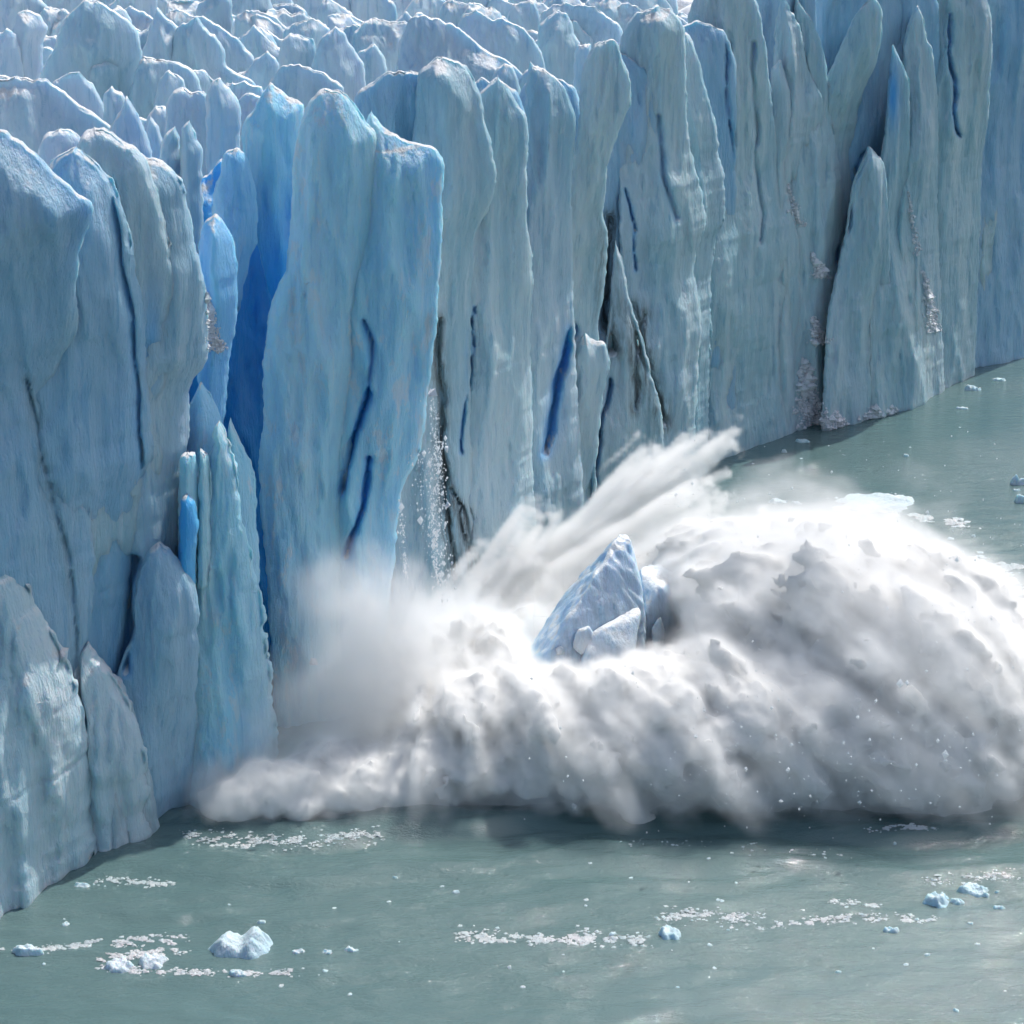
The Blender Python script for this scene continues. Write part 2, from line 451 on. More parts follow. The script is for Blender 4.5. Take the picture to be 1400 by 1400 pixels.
pillar('dirty-topped ice stub leaning on the foot of the near wall',
       [(152, 924), (140, 932), (134, 960), (124, 1010), (110, 1080)], [(152, 924), (166, 935), (174, 960), (190, 1010), (206, 1080), (216, 1150)], 160, 1.0, depth=8,
       seed=8, shear=.35, shear_low=.9, dirt=.3, amp=1.3, name='ice_stub', cat='ice stub', mat=FOOT)

# --- the blue cleft
CL = 'blue ice inside the cleft'
pillar('wide deep blue back wall of the cleft', [(300, 225), (250, 260), (200, 400), (180, 700)], [(300, 225), (345, 240), (400, 260), (470, 300), (500, 600)], 330, 31, depth=9,
       mat=FRESH, blue=1.0, seed=20, group=CL, name='cleft_wall', cat='ice wall')
pillar('flat-topped blue ice column standing in the cleft', [(320, 207), (304, 211), (300, 235), (290, 262), (288, 310), (282, 350), (290, 600)],
       [(320, 207), (334, 212), (338, 235), (347, 252), (350, 300), (346, 340), (333, 385), (320, 440), (308, 510), (300, 640)], 318, 19, depth=8, mat=FRESH, blue=.35, blue_low=.6, seed=21, group=CL, cat='ice column')
pillar('tall pointed blue ice column beside the calving slab', [(367, 118), (352, 132), (345, 155), (331, 165), (328, 190), (340, 260), (352, 340), (368, 410), (388, 480), (405, 560), (418, 660)],
       [(367, 118), (385, 125), (400, 140), (415, 149), (420, 250), (425, 700)], 360, 19, depth=9, mat=FRESH, blue=.1, blue_low=1.0, blue_from=(4, 24), seed=22, group=CL, cat='ice column')
pillar('rounded blue knob low in the cleft with crumbled snow on it', [(290, 298), (278, 305), (270, 332), (268, 380), (275, 430), (268, 480), (270, 560)],
       [(290, 298), (308, 308), (313, 322), (318, 350), (323, 400), (320, 450), (308, 520), (302, 600)], 296, 11, depth=6, mat=FRESH, blue=.5, blue_low=.2, seed=23, group=CL, name='ice_hump', cat='ice hump', amp=1.2)
pillar('short jagged blue spike between the near pillars and the cleft', [(272, 530), (262, 545), (252, 570), (248, 640)], [(272, 530), (280, 540), (292, 560), (301, 575), (306, 640)],
       280, 6, depth=5, mat=FRESH, blue=.3, seed=24, group=CL, name='ice_spike', cat='ice spike', amp=1.2)
pillar('glowing cyan ice block split by a dark crack', [(256, 617), (246, 620), (244, 700)], [(256, 617), (266, 619), (269, 640), (270, 720)], 268, 1.5, depth=4, mat=FRESH, blue=.1, seed=25, bottom=800,
       group=CL, name='ice_block', cat='ice block', amp=.5)
pillar('glowing cyan ice block right of the dark crack', [(273, 618), (271, 640), (270, 720)], [(273, 618), (284, 621), (286, 660), (288, 720)], 276, 1.5, depth=4, mat=FRESH, blue=.1, seed=26, bottom=800,
       group=CL, name='ice_block', cat='ice block', amp=.5)
pillar('darker blue ice block below the cyan blocks', [(256, 676), (246, 682), (244, 760)], [(256, 676), (266, 684), (270, 710), (268, 760)], 262, .6, depth=3, mat=FRESH, blue=.8, seed=27, bottom=800,
       group=CL, name='ice_block', cat='ice block', amp=.6)
pillar('ragged pale ice spire rising out of the spray between the cleft and the near wall',
       [(297, 580), (288, 592), (283, 640), (275, 680), (262, 725), (255, 765), (250, 850), (248, 1000)],
       [(297, 580), (304, 590), (308, 600), (318, 640), (326, 690), (334, 740), (348, 800), (372, 1000)], 300, 0, depth=7, mat=FRESH, blue=.05, seed=28, group=CL, name='ice_spire', cat='ice spire', amp=1.2, scoop=(1.1, 5), ragged=.35)
pillar('lavender-white ice spike close behind the ragged spire', [(313, 575), (309, 590), (308, 650), (310, 800)], [(313, 575), (322, 595), (336, 622), (345, 655), (347, 690), (352, 760), (356, 900)],
       318, 2.5, depth=5, mat=FRESH, blue=.1, seed=29, group=CL, name='ice_spike', cat='ice spike')

# --- the slab that is coming down
slab = empty('calving_ice_column', (-19, 231, 0))
tag(slab, 'tall bright blue ice column toppling into the spray at its foot', 'ice column')
Yc = front_depth(450)


def part(nm, **kw):
    o = loft(nm, parent=slab, mat=FRESH, **kw)
    me = o.data; k = len(me.vertices); c = np.empty(k * 3, np.float32); me.vertices.foreach_get('co', c)
    c = c.reshape(-1, 3) - np.array(slab.location, np.float32); me.vertices.foreach_set('co', c.ravel()); me.update()


part('left_shaft', left=[(440, 125), (427, 135), (415, 152), (405, 195), (400, 225), (398, 270), (396, 320), (391, 372), (378, 392), (370, 420), (362, 470), (360, 500), (361, 560),
                         (354, 640), (358, 700), (363, 760), (372, 900), (380, 1050)],
     right=[(440, 125), (456, 128), (468, 135), (485, 152), (498, 172), (512, 185), (514, 230), (505, 320), (496, 400), (490, 470), (478, 600), (470, 760), (465, 1050)],
     Y=Yc + 3.4, depth=8, shear=.35, seed=31, blue=.04, amp=1.0)
part('right_shaft', left=[(506, 154), (500, 163), (488, 220), (478, 330), (465, 420), (455, 600), (440, 1050)],
     right=[(506, 154), (514, 162), (522, 172), (536, 181), (548, 190), (562, 203), (582, 205), (598, 212), (606, 226), (602, 300), (603, 330), (600, 380), (597, 420), (591, 500),
            (586, 545), (578, 600), (566, 645), (552, 662), (546, 705), (540, 760), (528, 850), (520, 1050)],
     Y=Yc + 6.0, depth=10, shear=.35, seed=32, blue=.12, amp=1.0)

# --- the wall to the right of it
pillar('rounded dark blue hump of ice behind the top of the calving column', [(555, 100), (530, 102), (505, 112), (488, 124), (470, 200)],
       [(555, 100), (578, 107), (594, 122), (599, 150), (606, 178), (609, 200), (604, 235), (600, 400)], 560, 10, seed=40, blue=.25, amp=.7)
pillar('curved ice pillar like a hooked fin next to the calving column', [(603, 78), (585, 84), (570, 100), (560, 300)],
       [(603, 78), (622, 84), (640, 99), (652, 120), (660, 140), (666, 180), (672, 205), (678, 233), (679, 258), (672, 285), (660, 308), (649, 328), (645, 420), (642, 520), (644, 700), (655, 850)],
       605, 2, seed=41, blue=.06, shear=.35, dirt=.03)
pillar('slim ice pillar with a small knob on its shoulder', [(680, 105), (668, 115), (645, 140), (640, 400)],
       [(680, 105), (694, 118), (704, 138), (708, 150), (714, 152), (722, 168), (724, 190), (722, 250), (721, 304), (727, 357), (729, 400), (725, 464), (730, 640), (735, 830)],
       660, 2, seed=42, blue=.05, shear=.35)
pillar('ice pillar with a dirty sloping cap left of the tall square-headed one', [(725, 87), (719, 110), (716, 160), (715, 400)],
       [(725, 87), (736, 93), (746, 100), (760, 108), (773, 121), (781, 140), (789, 161), (786, 200), (782, 243), (785, 420), (800, 700)], 722, 3, seed=43, blue=.1, shear=.35)
pillar('tall square-headed ice pillar flaring into the wall below', [(829, 57), (812, 62), (803, 76), (795, 104), (793, 136), (791, 189), (782, 250), (765, 285), (743, 321), (732, 357), (721, 464), (735, 620)],
       [(829, 57), (846, 61), (852, 79), (862, 104), (867, 136), (858, 160), (846, 190), (836, 214), (829, 268), (827, 304), (835, 330), (834, 360), (829, 411), (822, 450), (815, 560), (812, 664), (815, 760)],
       765, 2, seed=44, shear=.35)
pillar('ice shard leaning low against the wall beside a deep blue slit', [(800, 455), (790, 470), (775, 520), (760, 570), (748, 640), (745, 760)], [(800, 455), (812, 466), (830, 470), (834, 500), (822, 570), (815, 640), (818, 770)],
       790, -1.5, depth=6, seed=45, shear=.35, name='ice_shard', cat='ice shard')
pillar('broad ice pillar with a twin rounded head and a long pale shaft', [(889, 12), (868, 18), (858, 34), (848, 52), (846, 200), (861, 252), (866, 320), (870, 400), (880, 480), (890, 700)],
       [(889, 12), (905, 12), (918, 14), (930, 24), (938, 40), (940, 71), (941, 150), (949, 214), (955, 236), (963, 262), (968, 286), (973, 325), (960, 350), (952, 379), (960, 420), (964, 457), (962, 500), (956, 560), (953, 640), (955, 720)],
       880, 3, seed=46, shear=.35, blue=.04)
pillar('ice pillar with a dirty streaked foot under the broad twin-headed one', [(842, 330), (836, 380), (830, 480), (815, 640)], [(842, 330), (852, 360), (862, 410), (880, 470), (905, 560), (920, 700)],
       835, 0, depth=8, seed=47, shear=.35, dirt=.12)
pillar('thin ice blade with two sunlit notches peeking past the broad pillar', [(934, 40), (925, 60), (920, 300)], [(934, 40), (950, 58), (959, 82), (968, 125), (982, 179), (988, 215), (995, 246), (996, 286), (993, 307), (980, 339), (977, 375), (973, 475), (970, 640)],
       935, 3, seed=48, shear=.35, blue=.04, name='ice_fin', cat='ice fin', ragged=.24)
pillar('huge grey-green ice slab reaching the lake in one sheer face', [(1010, -40), (960, -30), (940, 20), (940, 600)],
       [(1010, -40), (1037, 0), (1046, 32), (1052, 71), (1056, 110), (1061, 136), (1070, 196), (1075, 246), (1085, 270), (1096, 304), (1105, 343), (1106, 385), (1107, 429), (1104, 464), (1098, 490), (1093, 539), (1100, 560), (1106, 600)],
       1010, 1, depth=13, seed=49, shear=.35, name='ice_slab', cat='ice slab')
pillar('small pale ice needle leaning on the huge grey-green slab', [(1070, 86), (1056, 92), (1050, 200)], [(1070, 86), (1076, 105), (1084, 132), (1087, 189), (1080, 225), (1082, 300), (1095, 420)], 1062, 4, depth=6, seed=50, shear=.35, name='ice_needle', cat='ice needle')
pillar('narrow ice pillar with a crumbling sunlit notch near its top', [(1070, -10), (1060, 40), (1050, 300)], [(1070, -10), (1084, 12), (1098, 40), (1104, 70), (1105, 90), (1116, 115), (1128, 134), (1133, 165), (1132, 232), (1128, 330), (1130, 470)], 1088, 4, depth=9, seed=51, shear=.35, ragged=.24)
pillar('curved ice blade just right of the notched narrow pillar', [(1090, -5), (1080, 60), (1075, 300)], [(1090, -5), (1102, 14), (1114, 32), (1127, 64), (1134, 100), (1141, 171), (1150, 214), (1157, 250), (1160, 320), (1165, 480)], 1104, 5, depth=9, seed=52, shear=.35, name='ice_fin', cat='ice fin')
pillar('smooth pale grey ice face with a pointed shoulder at the top edge', [(1196, -2), (1180, 8), (1165, 30), (1100, -30), (1090, 200)], [(1196, -2), (1208, 8), (1211, 21), (1208, 60), (1204, 89), (1194, 112), (1186, 125), (1180, 150), (1177, 185), (1185, 420)], 1150, 6, depth=13, seed=53, shear=.35, amp=.7)
pillar('leaning wedge of ice with a dark crack down its left side', [(1189, 203), (1179, 221), (1170, 240), (1164, 257), (1155, 314), (1143, 357), (1125, 420), (1115, 560)], [(1189, 203), (1202, 212), (1213, 229), (1218, 286), (1222, 350), (1226, 450), (1232, 560)], 1180, 0, depth=10, seed=54, shear=.35, name='ice_wedge', cat='ice wedge')
pillar('ice pillar with a glowing deep blue pocket near the top', [(1223, 62), (1217, 90), (1212, 160), (1202, 300)], [(1223, 62), (1235, 82), (1246, 114), (1248, 179), (1248, 232), (1246, 290), (1257, 339), (1268, 375), (1276, 430), (1280, 500), (1282, 560)], 1225, 3, depth=10, seed=55, shear=.35,
       blue_fn=lambda x, y: 1.0 * np.exp(-((x - 1221) / 9) ** 2 - ((y - 130) / 45) ** 2))
pillar('teal ice pillar with a round knob on its right shoulder', [(1257, 10), (1244, 30), (1236, 60), (1230, 300)], [(1257, 10), (1264, 20), (1268, 40), (1271, 60), (1279, 66), (1281, 90), (1286, 125), (1289, 200), (1292, 330), (1300, 540)], 1250, 4, depth=10, seed=56, shear=.35)
pillar('broad flat ice face split by a dark blue crack', [(1340, -30), (1275, -25), (1262, 60), (1255, 300)], [(1340, -30), (1353, -4), (1361, 18), (1364, 71), (1364, 171), (1356, 232), (1354, 296), (1350, 400), (1345, 520)], 1300, 3, depth=14, seed=57, shear=.35, amp=.8)
pillar('last full ice pillar before the right edge, with a ragged bright rim', [(1375, -20), (1355, 0), (1345, 200)], [(1375, -20), (1388, 0), (1395, 18), (1390, 45), (1388, 62), (1389, 96), (1384, 143), (1372, 214), (1380, 250), (1385, 275), (1389, 357), (1384, 430), (1382, 500)], 1360, 3, depth=10, seed=58, shear=.35, ragged=.24)
pillar('shaded ice pillar cut off by the right edge of the photo', [(1420, -60), (1385, -30), (1375, 200), (1370, 500)], [(1420, -60), (1440, 0), (1450, 480)], 1400, 3, depth=12, seed=59, shear=.35)
# fillers that stand behind the front row where gaps open
BK = 'ice behind the front row'
for k, (x0, x1, y, bx, fr, lb) in enumerate([
        (590, 720, 110, 640, 9, 'shadowed ice wall filling the gap behind the hooked fin'),
        (700, 800, 105, 735, 11, 'shadowed ice wall behind the dirty-capped pillar'),
        (790, 900, 75, 830, 11, 'shadowed ice wall behind the square-headed pillar'),
        (900, 1010, 30, 940, 12, 'shadowed ice wall behind the broad twin-headed pillar'),
        (1030, 1120, -60, 1060, 12, 'pale blue ice wall seen past the notched narrow pillar'),
        (1110, 1240, -50, 1150, 14, 'pale blue ice wall behind the leaning wedge'),
        (1200, 1290, -45, 1230, 12, 'pale blue ice wall behind the pillar with the blue pocket'),
        (1260, 1420, -60, 1320, 14, 'pale blue ice wall behind the last pillars at the right edge')]):
    xm = (x0 + x1) / 2
    pillar(lb, [(xm, y), (x0 + 15, y + 12), (x0, y + 60)], [(xm, y), (x1 - 15, y + 15), (x1, y + 60)], bx, fr, depth=12, seed=70 + k, shear=.35, group=BK, blue=.3, name='ice_wall', cat='ice wall', cell=.5)

lp0 = np.array([on_plane(x, np.interp(x, LINE_X, LINE_Y))[:2] for x in np.linspace(-150, 1480, 160)])
# --- seracs on the glacier's back: (left outline, right outline, photo row where its foot meets the ice, label)
SER = [
    ([(36, 11), (25, 18), (17, 43), (12, 90)], [(36, 11), (52, 22), (60, 33), (63, 40), (57, 60), (55, 110)], 105, 'dark-topped serac at the left end of the glacier crest'),
    ([(8, 40), (-10, 50), (-20, 110)], [(8, 40), (20, 50), (27, 85), (30, 120)], 110, 'small pale serac at the left edge below the dark-topped one'),
    ([(114, 0), (98, 14), (88, 30), (80, 60), (62, 95), (50, 140)], [(114, 0), (130, 2), (143, 8), (165, 25), (185, 45), (188, 80), (180, 110), (176, 180)], 150, 'big rounded blue tooth of ice, tallest at the upper left'),
    ([(125, 75), (110, 80), (92, 95), (70, 115)], [(125, 75), (145, 76), (160, 92), (160, 130), (158, 170)], 150, 'low serac with a curved snow lip in front of the big blue tooth'),
    ([(25, 105), (-5, 110), (-60, 120), (-80, 190)], [(25, 105), (50, 108), (65, 115), (95, 140), (130, 165), (150, 180), (155, 200)], 190, 'long smooth ice slope descending from the left edge'),
    ([(108, 99), (92, 102), (75, 109), (60, 160)], [(108, 99), (120, 115), (132, 135), (140, 150), (148, 165), (152, 200)], 170, 'grey snow-streaked serac above the near pillars'),
    ([(152, 118), (143, 130), (138, 180)], [(152, 118), (165, 130), (172, 138), (176, 200)], 180, 'small serac tucked left of the triangular one'),
    ([(172, 135), (160, 160), (145, 185), (135, 230)], [(172, 135), (185, 155), (198, 190), (207, 222), (212, 260)], 225, 'triangular pale serac above the hooked near pillar'),
    ([(82, 175), (68, 180), (55, 200), (45, 240)], [(82, 175), (98, 181), (108, 192), (120, 240)], 225, 'snow-hollowed serac behind the dusky near pillar'),
    ([(214, 13), (205, 40), (196, 70), (185, 110), (180, 150)], [(214, 13), (228, 28), (242, 36), (262, 60), (280, 150)], 130, 'left peak of the broad double-peaked serac'),
    ([(268, 22), (252, 32), (240, 38), (225, 150)], [(268, 22), (280, 40), (305, 62), (308, 95), (330, 105), (346, 112), (350, 150)], 130, 'right peak of the broad double-peaked serac, grey on its sunny side'),
    ([(195, 78), (186, 95), (178, 130), (172, 170)], [(195, 78), (210, 82), (225, 82), (245, 87), (265, 100), (272, 112), (278, 150)], 150, 'low rough-crested serac below the double-peaked one'),
    ([(230, 97), (218, 112), (212, 135), (205, 170)], [(230, 97), (240, 104), (250, 113), (255, 130), (258, 170)], 160, 'pyramid-shaped little serac below the rough-crested one'),
    ([(212, 144), (200, 160), (196, 210)], [(212, 144), (224, 146), (235, 157), (240, 210)], 190, 'snow-capped lump between the triangular serac and the narrow fin'),
    ([(250, 122), (236, 126), (229, 140), (228, 180)], [(250, 122), (275, 126), (288, 140), (300, 165), (312, 200), (318, 240)], 200, 'wide serac with a flat snowy top above the blue cleft'),
    ([(205, 158), (200, 170), (196, 215)], [(205, 158), (216, 172), (222, 190), (228, 230)], 215, 'thin pale serac left of the narrow fin'),
    ([(238, 173), (226, 184), (219, 205), (215, 250)], [(238, 173), (244, 188), (246, 205), (251, 215), (250, 240), (246, 290)], 260, 'narrow upright ice fin above the blue cleft'),
    ([(258, 165), (248, 175), (246, 260)], [(258, 165), (264, 180), (267, 195), (275, 205), (275, 225), (276, 290)], 260, 'ragged-edged thin fin right beside the narrow upright one'),
    ([(300, 108), (290, 112), (283, 125), (282, 180)], [(300, 108), (314, 122), (326, 145), (328, 170), (325, 240)], 220, 'serac with a broken sunlit flank over a blue crevasse'),
    ([(262, 0), (230, 2), (225, 40)], [(262, 0), (285, 8), (305, 20), (322, 32), (330, 60)], 40, 'dark smooth slope at the top edge left of the middle'),
    ([(240, 14), (226, 16), (222, 60)], [(240, 14), (270, 22), (298, 36), (320, 50), (345, 80), (354, 95), (358, 120)], 100, 'long dark ridge running down behind the double-peaked serac'),
    ([(345, 14), (330, 18), (322, 24), (318, 60)], [(345, 14), (362, 18), (378, 27), (394, 42), (398, 70)], 60, 'smooth pale hump near the top edge'),
    ([(345, 39), (336, 46), (333, 80)], [(345, 39), (360, 42), (372, 52), (381, 76), (384, 100)], 85, 'small striped hump below the smooth pale one'),
    ([(365, 71), (350, 80), (340, 95), (335, 130)], [(365, 71), (374, 77), (381, 87), (383, 110), (384, 140)], 115, 'little grey pyramid in front of the striped hump'),
    ([(395, 88), (378, 96), (368, 112), (362, 150)], [(395, 88), (410, 90), (425, 94), (445, 102), (462, 114), (470, 124), (475, 160)], 150, 'wide pale hump left of the calving column'),
    ([(395, 47), (384, 58), (378, 90)], [(395, 47), (412, 48), (424, 54), (430, 68), (432, 100)], 95, 'cracked small hump with a blue notch'),
    ([(420, 27), (402, 30), (390, 38), (385, 70)], [(420, 27), (438, 30), (450, 40), (455, 70)], 70, 'flat-topped hump in the second row of the crest'),
    ([(458, 37), (446, 45), (438, 56), (430, 78), (424, 110)], [(458, 37), (470, 46), (478, 62), (486, 76), (496, 90), (500, 150)], 130, 'pointed pale serac just left above the calving column'),
    ([(460, 17), (448, 22), (442, 60)], [(460, 17), (474, 20), (486, 32), (490, 60)], 60, 'low square hump behind the pointed pale serac'),
    ([(505, 62), (490, 70), (478, 90), (470, 130)], [(505, 62), (516, 66), (524, 78), (528, 95), (530, 140)], 120, 'small round serac above the dark blue hump'),
    ([(508, 26), (494, 34), (484, 44), (478, 80)], [(508, 26), (530, 28), (558, 34), (572, 40), (590, 52), (605, 66), (612, 100)], 95, 'long low ridge with a bright edge above the dark blue hump'),
    ([(575, 20), (560, 28), (548, 50), (540, 100)], [(575, 20), (598, 27), (620, 36), (640, 50), (660, 68), (682, 78), (700, 88), (715, 102), (722, 116), (726, 150)], 140, 'long snow-topped ridge running down towards the slim pillar'),
    ([(650, 12), (632, 18), (622, 40), (615, 90)], [(650, 12), (668, 24), (690, 28), (712, 36), (730, 52), (742, 72), (748, 98), (752, 130)], 115, 'second snow-topped ridge, nearer the square-headed pillar'),
    ([(620, 0), (604, 4), (598, 40)], [(620, 0), (648, 8), (670, 14), (694, 26), (705, 50)], 50, 'dark ridge at the top edge above the second snow-topped ridge'),
    ([(760, 17), (746, 24), (736, 34), (733, 80)], [(760, 17), (775, 20), (783, 34), (786, 48), (794, 60), (798, 110)], 105, 'rounded serac left of the square-headed pillar'),
    ([(772, 5), (752, 8), (740, 14), (735, 50)], [(772, 5), (795, 8), (815, 14), (832, 26), (850, 38), (856, 70)], 60, 'grey-streaked serac between the two tall heads'),
    ([(690, 87), (680, 92), (673, 104), (670, 150)], [(690, 87), (700, 92), (708, 106), (713, 135), (715, 180)], 150, 'knobby little serac behind the slim pillar'),
    ([(800, 58), (790, 62), (786, 76), (782, 130)], [(800, 58), (808, 62), (812, 80), (815, 130)], 130, 'stubby serac pressed against the square-headed pillar'),
    ([(160, 12), (150, 18), (146, 60)], [(160, 12), (172, 16), (178, 30), (182, 70)], 70, 'thin pale spires behind the big blue tooth'),
    ([(715, 2), (700, 6), (690, 30)], [(715, 2), (730, 4), (736, 12), (742, 40)], 40, 'snow-covered bump at the top edge above the rounded serac'),
    ([(390, 4), (372, 8), (365, 40)], [(390, 4), (408, 8), (420, 20), (428, 50)], 45, 'brown-streaked hump in the back row of the crest'),
    ([(860, -12), (800, -4), (790, 30)], [(860, -12), (900, -4), (920, 10), (930, 40)], 40, 'dark violet slope at the top edge behind the twin-headed pillar'),
]
for k, (L, R, foot, lab) in enumerate(SER):
    mx = (min(q[0] for q in L) + max(q[0] for q in R)) / 2
    Ys = max(float(on_plane(mx, foot, 53.0)[1]), front_depth(mx) + 14)
    wd = (max(q[0] for q in R) - min(q[0] for q in L)) * Ys / 3250
    o = loft('serac', L, R, Ys, min(max(5, 1.3 * wd), 16), SERAC, df=1.5, reach=9, shear=.1 + .7 * rng.random(), knee=1.2, rim=.26, back=.45, bevel=.05, soften=.7, bottom=foot + 90,
             seed=100 + k, amp=.9, jag=.42, scoop=(2.6, 4.0), blue=.12, blue_low=.9, cell=.34, ragged=.15)
    tag(o, lab, 'serac', 'seracs on the glacier back', 'thing')

# rows of lesser seracs between and behind the outlined ones
k = 0
for Ys in np.arange(250, 470, 15.0):
    xw = -80 + rng.uniform(0, 12)
    while xw < 45:
        wd = rng.choice([rng.uniform(6, 9), rng.uniform(10, 20)]); ht = rng.uniform(50, 57) + .035 * max(0, Ys - 290)
        fd = np.interp(xw, lp0[:, 0], lp0[:, 1])
        cxp, cyp = to_px(np.array([xw, Ys, ht]))
        if Ys > fd + 24 and -60 < cxp < 960 and -60 < cyp < 160:
            s_ = 3250 / Ys; hw = wd / 2 * s_; lean_ = rng.uniform(-.3, .5)
            px_, py_ = float(cxp), float(cyp)
            if rng.random() < .6:                         # long crest falling away to the right
                g_ = rng.uniform(.25, .5)
                L = [(px_ - hw * .5, py_), (px_ - hw * .75, py_ + hw * .12), (px_ - hw, py_ + hw * .5), (px_ - hw * 1.1, py_ + hw * 1.3)]
                R = [(px_ - hw * .5, py_), (px_ - hw * .1, py_ + hw * g_ * .5), (px_ + hw * .25, py_ + hw * g_ * .7), (px_ + hw * .7, py_ + hw * g_ * 1.6), (px_ + hw, py_ + hw * g_ * 2.4), (px_ + hw * 1.05, py_ + hw * 1.8)]
            else:
                L = [(px_, py_), (px_ - hw * .4, py_ + hw * rng.uniform(.2, .6)), (px_ - hw * .75, py_ + hw * rng.uniform(.6, 1)), (px_ - hw, py_ + hw * 1.8)]
                R = [(px_, py_), (px_ + hw * .5, py_ + hw * rng.uniform(.05, .5)), (px_ + hw * .8, py_ + hw * rng.uniform(.5, .9)), (px_ + hw * (1 + .3 * lean_), py_ + hw * 1.8)]
            o = loft('serac', L, R, Ys, min(8, wd), SERAC, df=1.5, reach=8, shear=rng.uniform(-.1, .8), knee=1.2, rim=.28, back=.45, bevel=.05, soften=.8, bottom=py_ + 14 * s_, seed=300 + k,
                     amp=1.0, jag=.55, scoop=(2.8, 3.5), blue=.12, blue_low=.5, cell=.42, ragged=.2)
            tag(o, 'weathered serac in the jumbled crowd on the glacier back behind the outer front', 'serac', 'crowd of seracs on the glacier back', 'thing'); k += 1
        xw += wd * rng.uniform(.75, 1.1)
print('crowd', k)

# --- the body of the glacier under and behind all of them
lp = np.array([on_plane(x, np.interp(x, LINE_X, LINE_Y))[:2] for x in np.linspace(-150, 1480, 160)])
d0, d1 = lp[0] - lp[8], lp[-1] - lp[-9]
lp = np.concatenate([[lp[0] + d0 / np.linalg.norm(d0) * 220], lp, [lp[-1] + d1 / np.linalg.norm(d1) * 420]])
seg = np.linalg.norm(np.diff(lp, axis=0), axis=1); s_ = np.concatenate([[0], np.cumsum(seg)])
su = np.arange(0, s_[-1], 1.6)
fx, fy = np.interp(su, s_, lp[:, 0]), np.interp(su, s_, lp[:, 1])
prof = [(13, -3), (13.2, 8), (13.6, 20), (14, 32), (14.5, 42), (15.5, 42)] + [(17 + 1.7 * i, 44.0) for i in range(170)]
ndir = np.array([-.82, .57])
off = np.array([q[0] for q in prof]); hz = np.array([q[1] for q in prof])
cleft = 30 * np.exp(-((su - np.interp(-10, fx, su)) / 26) ** 2)
X = fx[:, None] + ndir[0] * (off[None, :] + cleft[:, None]); Yg = fy[:, None] + ndir[1] * (off[None, :] + cleft[:, None])
Zg = np.broadcast_to(hz[None, :], X.shape) * 1.0
rise = smooth(15, 22, off)[None, :]
rid = 1 - np.abs(perlin(X / 13, Yg / 11, 0 * X + 3)) * 2.2
Zg = Zg + rise * (5 * rid + 1.5 * fbm(X / 9, Yg / 7, 0 * X + 9, 3) + 0.035 * np.maximum(off - 60, 0)[None, :])
jx = 1.2 * fbm(X / 9, Yg / 9, Zg / 30, 3)
V = np.stack([X + jx, Yg - jx, Zg], -1); a, b = X.shape
i = np.arange(a - 1)[:, None] * b; j = np.arange(b - 1)[None, :]
quads = np.stack([i + j, i + b + j, i + b + j + 1, i + j + 1], -1).reshape(-1, 4)
tag(mesh_object('glacier', V.reshape(-1, 3), quads, SERAC, attrs=dict(blue=np.full(a * b, .5), dirt=np.zeros(a * b))),
    'crevassed white and blue glacier surface behind the ice front', 'glacier', kind='structure')

# --- sunlit rubble on ledges and at the foot of the wall
dg = bpy.context.evaluated_depsgraph_get(); dg.update()


def rubble(poly, w, count, size, label, out=.5, group='sunlit ice rubble on the wall'):
    """a fan of broken ice resting against the wall along a photo polyline, w wide at its foot"""
    count = int(count * 4); size = size * .42
    poly = np.array(poly, float); L = np.concatenate([[0], np.cumsum(np.hypot(*np.diff(poly, axis=0).T))])
    t = rng.uniform(0, 1, count) ** .75; px = np.interp(t * L[-1], L, poly[:, 0]); py = np.interp(t * L[-1], L, poly[:, 1])
    px = px + rng.normal(0, .28, count) * w * (.25 + t) + 4 * fbm(py / 15, 0 * py, 0 * py + w, 2)
    pts = np.empty((count, 3)); ok = np.zeros(count, bool)
    for q in range(count):
        rx, ry, rz = ray(px[q], py[q])
        hit, loc, nrm, _, ob, _ = sc.ray_cast(dg, Vector((0, 0, H)), Vector((float(rx), float(ry), float(rz))).normalized())
        if hit and loc.z > .1:
            pts[q] = loc + nrm * out * size; ok[q] = True
    s_ = size * np.exp(rng.normal(0, .65, count))
    o = crumbs('ice_rubble', pts[ok], s_[ok], RUBBLE, .9)
    tag(o, label, 'ice rubble', group, 'stuff')


_oct = np.array([(1, 0, 0), (0, 1, 0), (-1, 0, 0), (0, -1, 0), (0, 0, 1), (0, 0, -1)], float)
_of = np.array([(0, 1, 4), (1, 2, 4), (2, 3, 4), (3, 0, 4), (1, 0, 5), (2, 1, 5), (3, 2, 5), (0, 3, 5)])


def crumbs(name, pts, sizes, mat, flat=.45):
    n_ = len(pts)
    d = _oct[None] * (sizes[:, None, None] * rng.uniform(.6, 1.3, (n_, 6, 1)))
    d[:, :, 2] *= flat
    a_ = rng.uniform(0, 6.3, n_); c_, s_ = np.cos(a_)[:, None], np.sin(a_)[:, None]
    X = d[:, :, 0] * c_ - d[:, :, 1] * s_; Y = d[:, :, 0] * s_ + d[:, :, 1] * c_
    V = np.stack([X, Y, d[:, :, 2]], -1) + np.asarray(pts)[:, None, :]
    Fc = (_of[None] + 6 * np.arange(n_)[:, None, None]).reshape(-1, 3)
    return mesh_object(name, V.reshape(-1, 3), Fc, mat, attrs=dict(blue=np.zeros(n_ * 6), dirt=np.zeros(n_ * 6)), smooth_shade=False)


